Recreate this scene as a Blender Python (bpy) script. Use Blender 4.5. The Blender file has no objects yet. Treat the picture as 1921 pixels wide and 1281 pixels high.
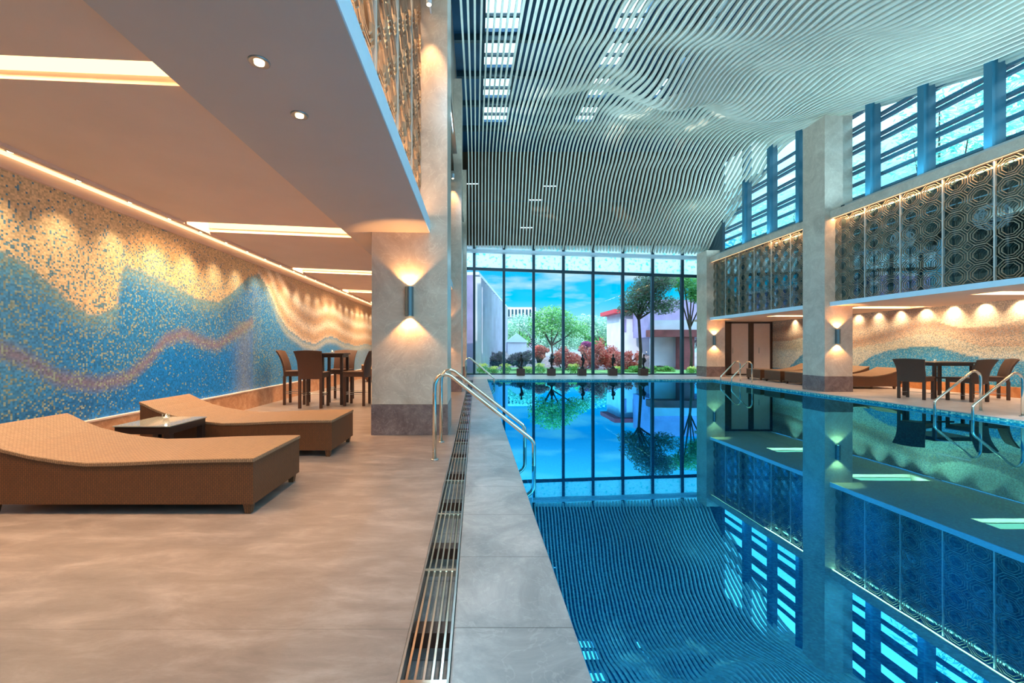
import bpy, math, random
from math import sin, cos, pi, radians as R, exp, sqrt
from mathutils import Vector, Matrix
random.seed(7)
SC = bpy.context.scene
COL = SC.collection

# ------------------------------------------------------------------ camera
cam_d = bpy.data.cameras.new('camera')
cam = bpy.data.objects.new('camera', cam_d); COL.objects.link(cam)
cam.location = (0, 0, 1.2); cam.rotation_euler = (R(90), 0, 0)
cam_d.sensor_width = 36; cam_d.lens = 36*800/1921
cam_d.shift_x = (960.5-893)/1921; cam_d.shift_y = (652-640.5)/1921
cam_d.clip_start = 0.05; cam_d.clip_end = 500
SC.camera = cam
# ------------------------------------------------------------------ world: bright sky, saturated and cyan low down
W = bpy.data.worlds.new('sky'); SC.world = W; W.use_nodes = True
nt = W.node_tree; nt.nodes.clear()
def wn(t, **k):
    n = nt.nodes.new(t)
    for a, b in k.items(): setattr(n, a, b)
    return n
tc = wn('ShaderNodeTexCoord'); sep = wn('ShaderNodeSeparateXYZ'); nt.links.new(tc.outputs['Generated'], sep.inputs[0])
ramp = wn('ShaderNodeValToRGB'); nt.links.new(sep.outputs['Z'], ramp.inputs[0])
els = ramp.color_ramp.elements
els[0].position = 0.0; els[0].color = (0.45, 0.85, 1, 1)
els[1].position = 1.0; els[1].color = (0.42, 0.74, 1, 1)
for p, c in ((0.05, (0.35, .85, 1, 1)), (0.11, (0.0, .60, .97, 1)), (0.19, (0.0, .50, .95, 1)), (0.3, (0.3, .8, 1, 1)), (0.45, (.5, .85, 1, 1))):
    e = els.new(p); e.color = c
mapn = wn('ShaderNodeMapping'); mapn.inputs['Scale'].default_value = (2.0, 2.0, 9.0)
nt.links.new(tc.outputs['Generated'], mapn.inputs[0])
nz = wn('ShaderNodeTexNoise'); nz.inputs['Scale'].default_value = 3.2; nz.inputs['Detail'].default_value = 6
nt.links.new(mapn.outputs[0], nz.inputs['Vector'])
cr = wn('ShaderNodeMapRange'); cr.inputs[1].default_value = .5; cr.inputs[2].default_value = .72
cr.inputs[3].default_value = 0; cr.inputs[4].default_value = .8
nt.links.new(nz.outputs[0], cr.inputs[0])
mixc = wn('ShaderNodeMixRGB'); nt.links.new(cr.outputs[0], mixc.inputs[0]); nt.links.new(ramp.outputs[0], mixc.inputs[1])
mixc.inputs[2].default_value = (.8, .97, 1, 1)
st = wn('ShaderNodeMapRange'); st.inputs[1].default_value = .2; st.inputs[2].default_value = .5
st.inputs[3].default_value = 1.0; st.inputs[4].default_value = 4.2
nt.links.new(sep.outputs['Z'], st.inputs[0])
bg = wn('ShaderNodeBackground'); nt.links.new(mixc.outputs[0], bg.inputs[0]); nt.links.new(st.outputs[0], bg.inputs[1])
wo = wn('ShaderNodeOutputWorld'); nt.links.new(bg.outputs[0], wo.inputs[0])
# ------------------------------------------------------------------ sun (from the left, lights the garden)
sd = bpy.data.lights.new('sun', 'SUN'); sd.energy = 3.2; sd.angle = R(1.5); sd.color = (1, .95, .88)
sun = bpy.data.objects.new('sun', sd); COL.objects.link(sun); sun.rotation_euler = (R(38), R(-40), 0)
# ------------------------------------------------------------------ exposure
SC.view_settings.view_transform = 'Standard'; SC.view_settings.look = 'None'
SC.view_settings.exposure = 0.12; SC.view_settings.gamma = 1.0; SC.view_settings.use_curve_mapping = False
SC.cycles.use_denoising = True
SC.cycles.max_bounces = 10; SC.cycles.diffuse_bounces = 4; SC.cycles.glossy_bounces = 5; SC.cycles.transparent_max_bounces = 16
SC.cycles.sample_clamp_indirect = 6

# ================================================================== helpers
class MB:
    def __init__(s): s.v = []; s.f = []; s.mi = []
    def add(s, vs, fs, m=0):
        b = len(s.v); s.v += [tuple(v) for v in vs]; s.f += [tuple(b+i for i in f) for f in fs]; s.mi += [m]*len(fs)
    def box(s, x0, x1, y0, y1, z0, z1, m=0):
        if x0 > x1: x0, x1 = x1, x0
        if y0 > y1: y0, y1 = y1, y0
        if z0 > z1: z0, z1 = z1, z0
        s.add([(x0,y0,z0),(x1,y0,z0),(x1,y1,z0),(x0,y1,z0),(x0,y0,z1),(x1,y0,z1),(x1,y1,z1),(x0,y1,z1)],
              [(0,3,2,1),(4,5,6,7),(0,1,5,4),(1,2,6,5),(2,3,7,6),(3,0,4,7)], m)
    def hexa(s, p, m=0):   # 8 points ordered like box
        s.add(p, [(0,3,2,1),(4,5,6,7),(0,1,5,4),(1,2,6,5),(2,3,7,6),(3,0,4,7)], m)
    def tube(s, pts, r, n=10, m=0, cap=True):
        pts = [Vector(p) for p in pts]; rs = r if isinstance(r, (list, tuple)) else [r]*len(pts)
        vs = []; up = None
        for i, p in enumerate(pts):
            a = pts[max(i-1, 0)]; b = pts[min(i+1, len(pts)-1)]; d = (b-a).normalized()
            if up is None:
                up = Vector((0, 1, 0)) if abs(d.y) < .9 else Vector((1, 0, 0))
            x = d.cross(up).normalized(); up = x.cross(d).normalized()
            for k in range(n):
                t = 2*pi*k/n; vs.append(p+(x*cos(t)+up*sin(t))*rs[i])
        fs = [(i*n+k, i*n+(k+1) % n, (i+1)*n+(k+1) % n, (i+1)*n+k) for i in range(len(pts)-1) for k in range(n)]
        if cap: fs += [tuple(range(n))[::-1], tuple((len(pts)-1)*n+k for k in range(n))]
        s.add(vs, fs, m)
    def lathe(s, prof, c=(0,0,0), n=16, m=0):
        vs = [(c[0]+r*cos(2*pi*k/n), c[1]+r*sin(2*pi*k/n), c[2]+z) for r, z in prof for k in range(n)]
        fs = [(i*n+k, i*n+(k+1) % n, (i+1)*n+(k+1) % n, (i+1)*n+k) for i in range(len(prof)-1) for k in range(n)]
        fs += [tuple(range(n))[::-1], tuple((len(prof)-1)*n+k for k in range(n))]
        s.add(vs, fs, m)
    def build(s, name, mat, parent=None, smooth=False, bevel=0):
        me = bpy.data.meshes.new(name); me.from_pydata(s.v, [], s.f)
        mats = mat if isinstance(mat, (list, tuple)) else [mat]
        for m in mats: me.materials.append(m)
        for p, m in zip(me.polygons, s.mi): p.material_index = m
        if smooth:
            for p in me.polygons: p.use_smooth = True
        me.update()
        o = bpy.data.objects.new(name, me); COL.objects.link(o)
        if parent: o.parent = parent
        if bevel:
            b = o.modifiers.new('bevel', 'BEVEL'); b.width = bevel; b.segments = 2; b.limit_method = 'ANGLE'; b.angle_limit = R(40)
        return o
def tag(o, label=None, cat=None, group=None, kind=None):
    if label: o['label'] = label
    if cat: o['category'] = cat
    if group: o['group'] = group
    if kind: o['kind'] = kind
    return o
def empty(name, loc=(0,0,0), rz=0):
    o = bpy.data.objects.new(name, None); COL.objects.link(o); o.location = loc; o.rotation_euler = (0,0,rz)
    o.empty_display_size = .1
    return o
def copy_tree(o, parent=None):
    c = o.copy(); COL.objects.link(c)
    if parent is not None: c.parent = parent
    for ch in list(o.children):
        copy_tree(ch, c)
    return c
def struct(o, label=None, cat=None, group=None): return tag(o, label, cat, group, 'structure')
def light(kind, name, loc, power, color, parent=None, rot=(0,0,0), **k):
    d = bpy.data.lights.new(name, kind); d.energy = power; d.color = color
    for a, b in k.items(): setattr(d, a, b)
    o = bpy.data.objects.new(name, d); COL.objects.link(o); o.location = loc; o.rotation_euler = rot
    if parent: o.parent = parent
    return o
ORD = 'nearest second third fourth fifth sixth seventh eighth ninth tenth eleventh twelfth thirteenth fourteenth fifteenth sixteenth seventeenth eighteenth nineteenth twentieth twenty-first twenty-second twenty-third twenty-fourth twenty-fifth twenty-sixth'.split()

# ================================================================== materials
def new_mat(name):
    m = bpy.data.materials.new(name); m.use_nodes = True
    n = m.node_tree.nodes; b = n['Principled BSDF']
    return m, m.node_tree, b
def flat(name, col, rough=.5, metal=0, spec=.5, noise=0, nscale=8, bump=0, coat=0):
    m, t, b = new_mat(name)
    b.inputs['Roughness'].default_value = rough; b.inputs['Metallic'].default_value = metal
    b.inputs['Specular IOR Level'].default_value = spec; b.inputs['Coat Weight'].default_value = coat
    b.inputs['Base Color'].default_value = (*col, 1)
    tc = t.nodes.new('ShaderNodeTexCoord'); nz = t.nodes.new('ShaderNodeTexNoise')
    nz.inputs['Scale'].default_value = nscale; nz.inputs['Detail'].default_value = 5
    t.links.new(tc.outputs['Object'], nz.inputs['Vector'])
    if noise:
        mr = t.nodes.new('ShaderNodeMapRange'); mr.inputs[1].default_value = .3; mr.inputs[2].default_value = .7
        mr.inputs[3].default_value = 1-noise; mr.inputs[4].default_value = 1+noise
        t.links.new(nz.outputs[0], mr.inputs[0])
        mx = t.nodes.new('ShaderNodeVectorMath'); mx.operation = 'SCALE'; mx.inputs[0].default_value = col
        t.links.new(mr.outputs[0], mx.inputs['Scale']); t.links.new(mx.outputs[0], b.inputs['Base Color'])
    if bump:
        bp = t.nodes.new('ShaderNodeBump'); bp.inputs['Strength'].default_value = bump; bp.inputs['Distance'].default_value = .01
        t.links.new(nz.outputs[0], bp.inputs['Height']); t.links.new(bp.outputs[0], b.inputs['Normal'])
    return m
def emit(name, col, s):
    m = bpy.data.materials.new(name); m.use_nodes = True; t = m.node_tree; t.nodes.clear()
    e = t.nodes.new('ShaderNodeEmission'); e.inputs[0].default_value = (*col, 1); e.inputs[1].default_value = s
    o = t.nodes.new('ShaderNodeOutputMaterial'); t.links.new(e.outputs[0], o.inputs[0]); return m
def stone(name, c1, c2, c3, scale=1.5, rough=.35, vein=.3, joints=None, dist=1.5, stretch=(1, 1, 1)):
    m, t, b = new_mat(name); L = t.links.new; N = t.nodes.new
    g = N('ShaderNodeNewGeometry')
    n1 = N('ShaderNodeTexNoise'); n1.inputs['Scale'].default_value = scale; n1.inputs['Detail'].default_value = 12; n1.inputs['Roughness'].default_value = .7
    n1.inputs['Distortion'].default_value = dist
    mp = N('ShaderNodeMapping'); mp.inputs['Scale'].default_value = stretch; L(g.outputs['Position'], mp.inputs[0]); L(mp.outputs[0], n1.inputs['Vector'])
    r = N('ShaderNodeValToRGB'); L(n1.outputs[0], r.inputs[0]); e = r.color_ramp.elements
    e[0].position = .3; e[0].color = (*c1, 1); e[1].position = .72; e[1].color = (*c3, 1)
    k = e.new(.5); k.color = (*c2, 1)
    n2 = N('ShaderNodeTexNoise'); n2.inputs['Scale'].default_value = scale*1.6; n2.inputs['Detail'].default_value = 4; n2.inputs['Distortion'].default_value = 2.5
    L(g.outputs['Position'], n2.inputs['Vector'])
    a = N('ShaderNodeMath'); a.operation = 'SUBTRACT'; a.inputs[1].default_value = .5; L(n2.outputs[0], a.inputs[0])
    a2 = N('ShaderNodeMath'); a2.operation = 'ABSOLUTE'; L(a.outputs[0], a2.inputs[0])
    mr = N('ShaderNodeMapRange'); mr.inputs[1].default_value = 0; mr.inputs[2].default_value = .018; mr.inputs[3].default_value = vein; mr.inputs[4].default_value = 0
    L(a2.outputs[0], mr.inputs[0])
    mx = N('ShaderNodeMixRGB'); L(mr.outputs[0], mx.inputs[0]); L(r.outputs[0], mx.inputs[1]); mx.inputs[2].default_value = (*[min(1, x*1.5+.05) for x in c3], 1)
    out = mx.outputs[0]
    if joints:   # (size_x, off_x, size_y, off_y, width)
        sx, ox, sy, oy, w = joints
        s = N('ShaderNodeSeparateXYZ'); L(g.outputs['Position'], s.inputs[0])
        masks = []
        for ax, size, off in (('X', sx, ox), ('Y', sy, oy)):
            if not size: continue
            q = N('ShaderNodeMath'); q.operation = 'SUBTRACT'; q.inputs[1].default_value = off; L(s.outputs[ax], q.inputs[0])
            p = N('ShaderNodeMath'); p.operation = 'PINGPONG'; p.inputs[1].default_value = size/2; L(q.outputs[0], p.inputs[0])
            lt = N('ShaderNodeMath'); lt.operation = 'LESS_THAN'; lt.inputs[1].default_value = w; L(p.outputs[0], lt.inputs[0]); masks.append(lt)
        o = masks[0].outputs[0]
        if len(masks) > 1:
            mm = N('ShaderNodeMath'); mm.operation = 'MAXIMUM'; L(masks[0].outputs[0], mm.inputs[0]); L(masks[1].outputs[0], mm.inputs[1]); o = mm.outputs[0]
        m3 = N('ShaderNodeMixRGB'); sc = N('ShaderNodeMath'); sc.operation = 'MULTIPLY'; sc.inputs[1].default_value = .55; L(o, sc.inputs[0])
        L(sc.outputs[0], m3.inputs[0]); L(out, m3.inputs[1]); m3.inputs[2].default_value = (*[x*.3 for x in c1], 1); out = m3.outputs[0]
    L(out, b.inputs['Base Color']); b.inputs['Roughness'].default_value = rough
    bp = N('ShaderNodeBump'); bp.inputs['Strength'].default_value = .12; bp.inputs['Distance'].default_value = .01
    L(n1.outputs[0], bp.inputs['Height']); L(bp.outputs[0], b.inputs['Normal'])
    return m

M = {}
M['ceil'] = flat('warm white ceiling paint', (.78, .56, .43), .7, noise=.03, nscale=2)
M['soffit'] = flat('grey brown soffit paint', (.56, .46, .40), .7, noise=.03, nscale=2)  # greyer and darker than the inner ceiling, so their edge shows
M['white'] = flat('white fascia paint', (.70, .84, .95), .5, noise=.02)
M['col'] = stone('beige marble', (.48, .36, .28), (.60, .46, .36), (.72, .58, .47), 1.6, .30, .22)
M['colbase'] = stone('brown stone base', (.12, .075, .07), (.20, .13, .12), (.30, .21, .19), 3, .25, .3)
M['floor'] = stone('grey brown stone floor', (.155, .125, .115), (.215, .175, .16), (.33, .275, .255), 3.4, .33, .03, joints=(0, 0, 2.4, 1.818, .0015), dist=.35, stretch=(.7, 1.9, 1))
M['coping'] = stone('grey slate coping', (.13, .15, .175), (.22, .25, .28), (.37, .40, .44), 2.2, .30, .12, joints=(0, 0, .62, 1.828, .004), dist=.8)
M['deck'] = stone('pale stone deck', (.38, .34, .33), (.50, .45, .44), (.60, .55, .54), 1.8, .30, .1, joints=(.6, 0, .6, 0, .003))
M['plinth'] = stone('honey onyx plinth', (.35, .17, .09), (.50, .27, .15), (.68, .45, .30), 2.6, .35, .25)
M['plinth_r'] = stone('amber onyx plinth', (.45, .16, .05), (.62, .25, .09), (.75, .40, .18), 2.6, .35, .2)  # orange glow of warm light put into the stone colour
M['dark'] = flat('dark void paint', (.02, .05, .065), .8)
M['roof'] = flat('blue roof deck', (.006, .07, .16), .6, noise=.3, nscale=1.2)
M['roofbeam'] = flat('dark steel', (.01, .045, .07), .5)
M['brownwall'] = flat('brown panel', (.11, .06, .03), .6, noise=.2, nscale=2)
M['metal'] = flat('polished steel', (.80, .72, .60), .16, 1)
M['metal2'] = flat('satin steel', (.45, .46, .46), .35, 1)
M['brass'] = flat('brass frame', (.55, .40, .24), .3, 1)
M['mull'] = flat('dark blue grey frame', (.015, .05, .08), .4)
M['louvre'] = flat('blue louvre', (.02, .14, .22), .45)
M['slat'] = flat('pale ceiling slat', (.86, .82, .70), .45, noise=.05, nscale=3)
M['lattice'] = flat('bronze lattice', (.42, .30, .20), .38, .35, noise=.1, nscale=20)
M['lattice_post'] = flat('pale joint post', (.52, .50, .47), .35, .3)
M['sconce'] = flat('blue grey sconce metal', (.16, .22, .25), .35, .8)
M['lampglow'] = emit('warm lamp glow', (1, .72, .38), 12)
M['cove'] = emit('warm cove strip', (1, .66, .30), 2.6)
M['led'] = emit('led strip', (1, .66, .33), 2.2)
M['tube'] = emit('cool tube', (.8, .95, 1), 1.6)
M['candle'] = emit('candle flame', (1, .7, .35), 8)
M['pool'] = None
M['timber'] = flat('dark timber frame', (.045, .02, .014), .4, noise=.2, nscale=6)
M['door'] = flat('pale door panel', (.68, .55, .50), .5, noise=.03)
M['bronze'] = flat('dark bronze', (.02, .018, .02), .4, .5)
M['basebrown'] = flat('brown plinth block', (.07, .03, .02), .4, noise=.2)
M['stem'] = flat('dark bark', (.06, .035, .03), .8, noise=.3, bump=.4)
M['wire'] = emit('glowing white wire', (.7, .85, .95), .55)
# wicker
def wicker(name, c1, c2, sc=58):
    m, t, b = new_mat(name); L = t.links.new; N = t.nodes.new
    tc = N('ShaderNodeTexCoord')
    br = N('ShaderNodeTexBrick'); br.inputs['Scale'].default_value = sc; br.inputs['Mortar Size'].default_value = .05
    br.inputs['Color1'].default_value = (*c1, 1); br.inputs['Color2'].default_value = (*[x*.8 for x in c1], 1); br.inputs['Mortar'].default_value = (*c2, 1)
    br.inputs['Brick Width'].default_value = 1.0; br.inputs['Row Height'].default_value = .5
    g = N('ShaderNodeNewGeometry'); s = N('ShaderNodeSeparateXYZ'); L(tc.outputs['Object'], s.inputs[0])
    # choose the plane from the dominant normal so the weave never stretches
    vt = N('ShaderNodeVectorTransform'); vt.vector_type = 'NORMAL'; vt.convert_from = 'WORLD'; vt.convert_to = 'OBJECT'; L(g.outputs['True Normal'], vt.inputs[0])
    ab = N('ShaderNodeVectorMath'); ab.operation = 'ABSOLUTE'; L(vt.outputs[0], ab.inputs[0]); sn = N('ShaderNodeSeparateXYZ'); L(ab.outputs[0], sn.inputs[0])
    gz = N('ShaderNodeMath'); gz.operation = 'GREATER_THAN'; gz.inputs[1].default_value = .7; L(sn.outputs['Z'], gz.inputs[0])
    gx = N('ShaderNodeMath'); gx.operation = 'GREATER_THAN'; gx.inputs[1].default_value = .7; L(sn.outputs['X'], gx.inputs[0])
    top = N('ShaderNodeCombineXYZ'); L(s.outputs['X'], top.inputs[0]); L(s.outputs['Y'], top.inputs[1])
    sy = N('ShaderNodeCombineXYZ'); L(s.outputs['Z'], sy.inputs[0]); L(s.outputs['X'], sy.inputs[1])
    sx = N('ShaderNodeCombineXYZ'); L(s.outputs['Z'], sx.inputs[0]); L(s.outputs['Y'], sx.inputs[1])
    m1 = N('ShaderNodeMix'); m1.data_type = 'VECTOR'; L(gx.outputs[0], m1.inputs[0]); L(sy.outputs[0], m1.inputs[4]); L(sx.outputs[0], m1.inputs[5])
    m2 = N('ShaderNodeMix'); m2.data_type = 'VECTOR'; L(gz.outputs[0], m2.inputs[0]); L(m1.outputs[1], m2.inputs[4]); L(top.outputs[0], m2.inputs[5])
    L(m2.outputs[1], br.inputs['Vector']); L(br.outputs['Color'], b.inputs['Base Color']); b.inputs['Roughness'].default_value = .5
    bp = N('ShaderNodeBump'); bp.inputs['Strength'].default_value = .5; bp.inputs['Distance'].default_value = .004; bp.invert = True
    L(br.outputs['Fac'], bp.inputs['Height']); L(bp.outputs[0], b.inputs['Normal'])
    return m
M['wick'] = wicker('tan wicker weave', (.30, .18, .10), (.09, .04, .018), 36)  # lighter copy of the weave: light on the lounger top put into the colour
M['wickdark'] = wicker('brown wicker weave', (.135, .048, .015), (.03, .009, .003), 36)  # darker copy: shade on the lounger sides put into the colour
M['chair'] = wicker('dark brown woven chair', (.085, .034, .017), (.025, .010, .006), 80)
M['blackwood'] = flat('black brown wood', (.022, .012, .010), .4)
# glass for windows (mostly clear, a little mirror)
def glassy(name, tint, refl, gt=(1, 1, 1), rough=0.0):
    m = bpy.data.materials.new(name); m.use_nodes = True; t = m.node_tree; t.nodes.clear(); N = t.nodes.new; L = t.links.new
    tr = N('ShaderNodeBsdfTransparent'); tr.inputs[0].default_value = (*tint, 1)
    gl = N('ShaderNodeBsdfGlossy'); gl.inputs['Roughness'].default_value = rough; gl.inputs['Color'].default_value = (*gt, 1)
    g = N('ShaderNodeNewGeometry'); dp = N('ShaderNodeVectorMath'); dp.operation = 'DOT_PRODUCT'; L(g.outputs['Incoming'], dp.inputs[0]); L(g.outputs['Normal'], dp.inputs[1])
    a1 = N('ShaderNodeMath'); a1.operation = 'ABSOLUTE'; L(dp.outputs['Value'], a1.inputs[0])
    a2 = N('ShaderNodeMath'); a2.operation = 'SUBTRACT'; a2.inputs[0].default_value = 1; L(a1.outputs[0], a2.inputs[1])
    a3 = N('ShaderNodeMath'); a3.operation = 'POWER'; a3.inputs[1].default_value = 5; L(a2.outputs[0], a3.inputs[0])
    ad = N('ShaderNodeMath'); ad.operation = 'MULTIPLY_ADD'; ad.inputs[1].default_value = .9; ad.inputs[2].default_value = refl+.02; ad.use_clamp = True; L(a3.outputs[0], ad.inputs[0])
    mx = N('ShaderNodeMixShader'); L(ad.outputs[0], mx.inputs[0]); L(tr.outputs[0], mx.inputs[1]); L(gl.outputs[0], mx.inputs[2])
    o = N('ShaderNodeOutputMaterial'); L(mx.outputs[0], o.inputs[0]); return m
M['glass'] = glassy('clear glass', (.97, 1, 1), 0)
M['darkglass'] = glassy('tinted glass', (.45, .62, .68), .22, (.75, .95, 1))
M['tableglass'] = flat('table glass', (.30, .30, .27), .08, 0, .8)
m = bpy.data.materials.new('frosted white cyan glass'); m.use_nodes = True; t = m.node_tree; t.nodes.clear(); N = t.nodes.new; L = t.links.new  # white cyan pattern paints the overexposed trees beyond into the upper panes
tr = N('ShaderNodeBsdfTranslucent'); tp = N('ShaderNodeBsdfTransparent'); nz = N('ShaderNodeTexNoise'); nz.inputs['Scale'].default_value = 7; nz.inputs['Detail'].default_value = 6
g = N('ShaderNodeNewGeometry'); L(g.outputs['Position'], nz.inputs['Vector'])
cr = N('ShaderNodeValToRGB'); L(nz.outputs[0], cr.inputs[0]); cr.color_ramp.elements[0].position = .34; cr.color_ramp.elements[0].color = (.25, .85, .85, 1)
cr.color_ramp.elements[1].position = .46; cr.color_ramp.elements[1].color = (.98, 1, 1, 1)
L(cr.outputs[0], tr.inputs[0]); mx = N('ShaderNodeMixShader'); mx.inputs[0].default_value = .15; L(tr.outputs[0], mx.inputs[1]); L(tp.outputs[0], mx.inputs[2])
o = N('ShaderNodeOutputMaterial'); L(mx.outputs[0], o.inputs[0]); M['frost'] = m
# pool tile
m, t, b = new_mat('blue pool mosaic'); N = t.nodes.new; L = t.links.new
g = N('ShaderNodeNewGeometry'); sc = N('ShaderNodeVectorMath'); sc.operation = 'SCALE'; sc.inputs['Scale'].default_value = 40; L(g.outputs['Position'], sc.inputs[0])
fl = N('ShaderNodeVectorMath'); fl.operation = 'FLOOR'; L(sc.outputs[0], fl.inputs[0])
wh = N('ShaderNodeTexWhiteNoise'); L(fl.outputs[0], wh.inputs['Vector'])
cr = N('ShaderNodeValToRGB'); L(wh.outputs['Value'], cr.inputs[0]); e = cr.color_ramp.elements
e[0].color = (.01, .20, .26, 1); e[1].color = (.35, .72, .58, 1); k = e.new(.5); k.color = (.05, .38, .42, 1)
L(cr.outputs[0], b.inputs['Base Color']); b.inputs['Roughness'].default_value = .25; M['pool'] = m
# water: mirror-still, blue
m = bpy.data.materials.new('still blue pool water'); m.use_nodes = True; t = m.node_tree; t.nodes.clear(); N = t.nodes.new; L = t.links.new
tr = N('ShaderNodeBsdfTransparent'); tr.inputs[0].default_value = (.02, .42, .80, 1)
gl = N('ShaderNodeBsdfGlossy'); gl.inputs['Roughness'].default_value = 0.0; gl.inputs['Color'].default_value = (.09, .64, 1, 1)
fr = N('ShaderNodeFresnel'); fr.inputs[0].default_value = 1.33
mr = N('ShaderNodeMapRange'); mr.inputs[1].default_value = 0.02; mr.inputs[2].default_value = .5; mr.inputs[3].default_value = .42; mr.inputs[4].default_value = .97; L(fr.outputs[0], mr.inputs[0])
nz = N('ShaderNodeTexNoise'); nz.inputs['Scale'].default_value = 1.3; nz.inputs['Detail'].default_value = 2; g = N('ShaderNodeNewGeometry'); L(g.outputs['Position'], nz.inputs['Vector'])
bp = N('ShaderNodeBump'); bp.inputs['Strength'].default_value = .02; bp.inputs['Distance'].default_value = .02; L(nz.outputs[0], bp.inputs['Height']); L(bp.outputs[0], gl.inputs['Normal'])
mx = N('ShaderNodeMixShader'); L(mr.outputs[0], mx.inputs[0]); L(tr.outputs[0], mx.inputs[1]); L(gl.outputs[0], mx.inputs[2])
o = N('ShaderNodeOutputMaterial'); L(mx.outputs[0], o.inputs[0]); M['water'] = m
# leaves
def leafmat(name, cols, trans=.3):
    m, t, b = new_mat(name); N = t.nodes.new; L = t.links.new
    g = N('ShaderNodeNewGeometry'); cr = N('ShaderNodeValToRGB'); L(g.outputs['Random Per Island'], cr.inputs[0]); e = cr.color_ramp.elements
    e[0].color = (*cols[0], 1); e[1].color = (*cols[-1], 1)
    for i, c in enumerate(cols[1:-1]): k = e.new((i+1)/(len(cols)-1)); k.color = (*c, 1)
    L(cr.outputs[0], b.inputs['Base Color']); b.inputs['Roughness'].default_value = .6
    tl = N('ShaderNodeBsdfTranslucent'); L(cr.outputs[0], tl.inputs[0]); mx = N('ShaderNodeMixShader'); mx.inputs[0].default_value = trans
    L(b.outputs[0], mx.inputs[1]); L(tl.outputs[0], mx.inputs[2]); L(mx.outputs[0], t.nodes['Material Output'].inputs[0]); return m
M['lf_green'] = leafmat('green leaves', [(.06, .30, .05), (.16, .50, .12), (.35, .65, .25)])
M['lf_pine'] = leafmat('dark pine leaves', [(.05, .16, .07), (.16, .30, .16), (.20, .14, .18)])
M['lf_pale'] = leafmat('pale green leaves', [(.25, .55, .38), (.55, .80, .62), (.15, .35, .28)])
M['lf_red'] = leafmat('coral red leaves', [(.50, .04, .03), (.78, .14, .10), (.85, .38, .28)])
M['lf_mag'] = leafmat('magenta leaves', [(.45, .03, .22), (.60, .10, .35)])
M['lf_dark'] = leafmat('dark purple leaves', [(.07, .04, .09), (.20, .14, .22), (.08, .14, .08)])
M['lf_cyan'] = leafmat('bright backlit leaves', [(.15, .75, .70), (.55, .95, .92), (.30, .80, .55)], .5)
M['flower'] = leafmat('yellow petals', [(.85, .75, .08), (.95, .90, .35)])
M['lf_low'] = leafmat('low green leaves', [(.10, .35, .05), (.30, .55, .12)])
M['lawn'] = flat('lawn', (.20, .42, .12), .8, noise=.5, nscale=1.5)
M['rockground'] = stone('rocky garden ground', (.10, .06, .08), (.24, .17, .19), (.42, .35, .36), 1.3, .8, .1)
M['bwhite'] = flat('white facade', (.72, .72, .86), .6, noise=.15, nscale=.8)
M['bpurple'] = flat('lilac facade', (.30, .26, .50), .7, noise=.25, nscale=.8)
M['redwood'] = flat('red brown timber', (.28, .06, .07), .6, noise=.3, nscale=2)
M['redroof'] = flat('red roof', (.65, .05, .08), .6)

# ================================================================== structure
PX = 9.05     # pool right edge
PL = .42      # pool left edge
PF = 16.3     # pool far edge
GW = 19.0     # garden glass wall
# floors
b = MB(); b.box(-4.75, -.285, -2.5, GW+.1, -.3, 0); fo = struct(b.build('floor', M['floor']), 'brownish grey stone floor with fine joints left of the pool', 'floor')
b = MB(); b.box(-.285, -.095, -2.5, 15.9, -.3, -.14); b.box(-.285, -.095, 15.9, GW+.1, -.3, 0); struct(b.build('floor', M['coping']), 'recessed bed below the drain grate', 'floor')
b = MB(); b.box(-.095, PL-.05, -2.5, PF, -.3, -.02); b.box(-.095, PL, -2.5, PF, -.02, 0); struct(b.build('floor', M['coping'], bevel=.008), 'slate grey coping slabs between drain and pool edge', 'floor')
b = MB(); b.box(-.095, 13.2, PF+.05, GW+.1, -.3, 0); b.box(-.095, PX+.05, PF, PF+.05, -.02, 0); b.box(PX+.05, 13.2, -2.5, PF+.05, -.3, 0); b.box(PX, PX+.05, -2.5, PF, -.015, 0)
struct(b.build('floor', M['deck']), 'pale stone deck beyond and right of the pool', 'floor')
# pool basin and water
b = MB()
b.box(PL-.05, PL+.0, -2.5, PF, -1.7, -.02); b.box(PX, PX+.05, -2.5, PF, -1.7, -.02); b.box(PL, PX, PF, PF+.05, -1.7, -.02); b.box(PL, PX, -2.55, -2.5, -1.7, -.02)
b.box(PL-.05, PX+.05, -2.55, PF+.05, -1.75, -1.6)
struct(b.build('pool_basin', M['pool']), 'blue green mosaic tiled swimming pool basin', 'pool')
b = MB(); b.add([(PL, -2.5, -.065), (PX, -2.5, -.065), (PX, PF, -.065), (PL, PF, -.065)], [(0, 1, 2, 3)])
tag(b.build('water', M['water']), 'mirror still blue water filling the swimming pool', 'water', kind='structure')
for y in (-1, .8, 2.6, 4.4, 6.2, 8.0, 9.8, 11.6, 13.4, 15.2):
    for x, s in ((PL+.03, 1), (PX-.03, -1)):
        light('AREA', 'underwater_light', (x, y, -.6), 10, (.12, .6, 1), rot=(0, R(-72)*s, 0), size=1.0)
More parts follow.
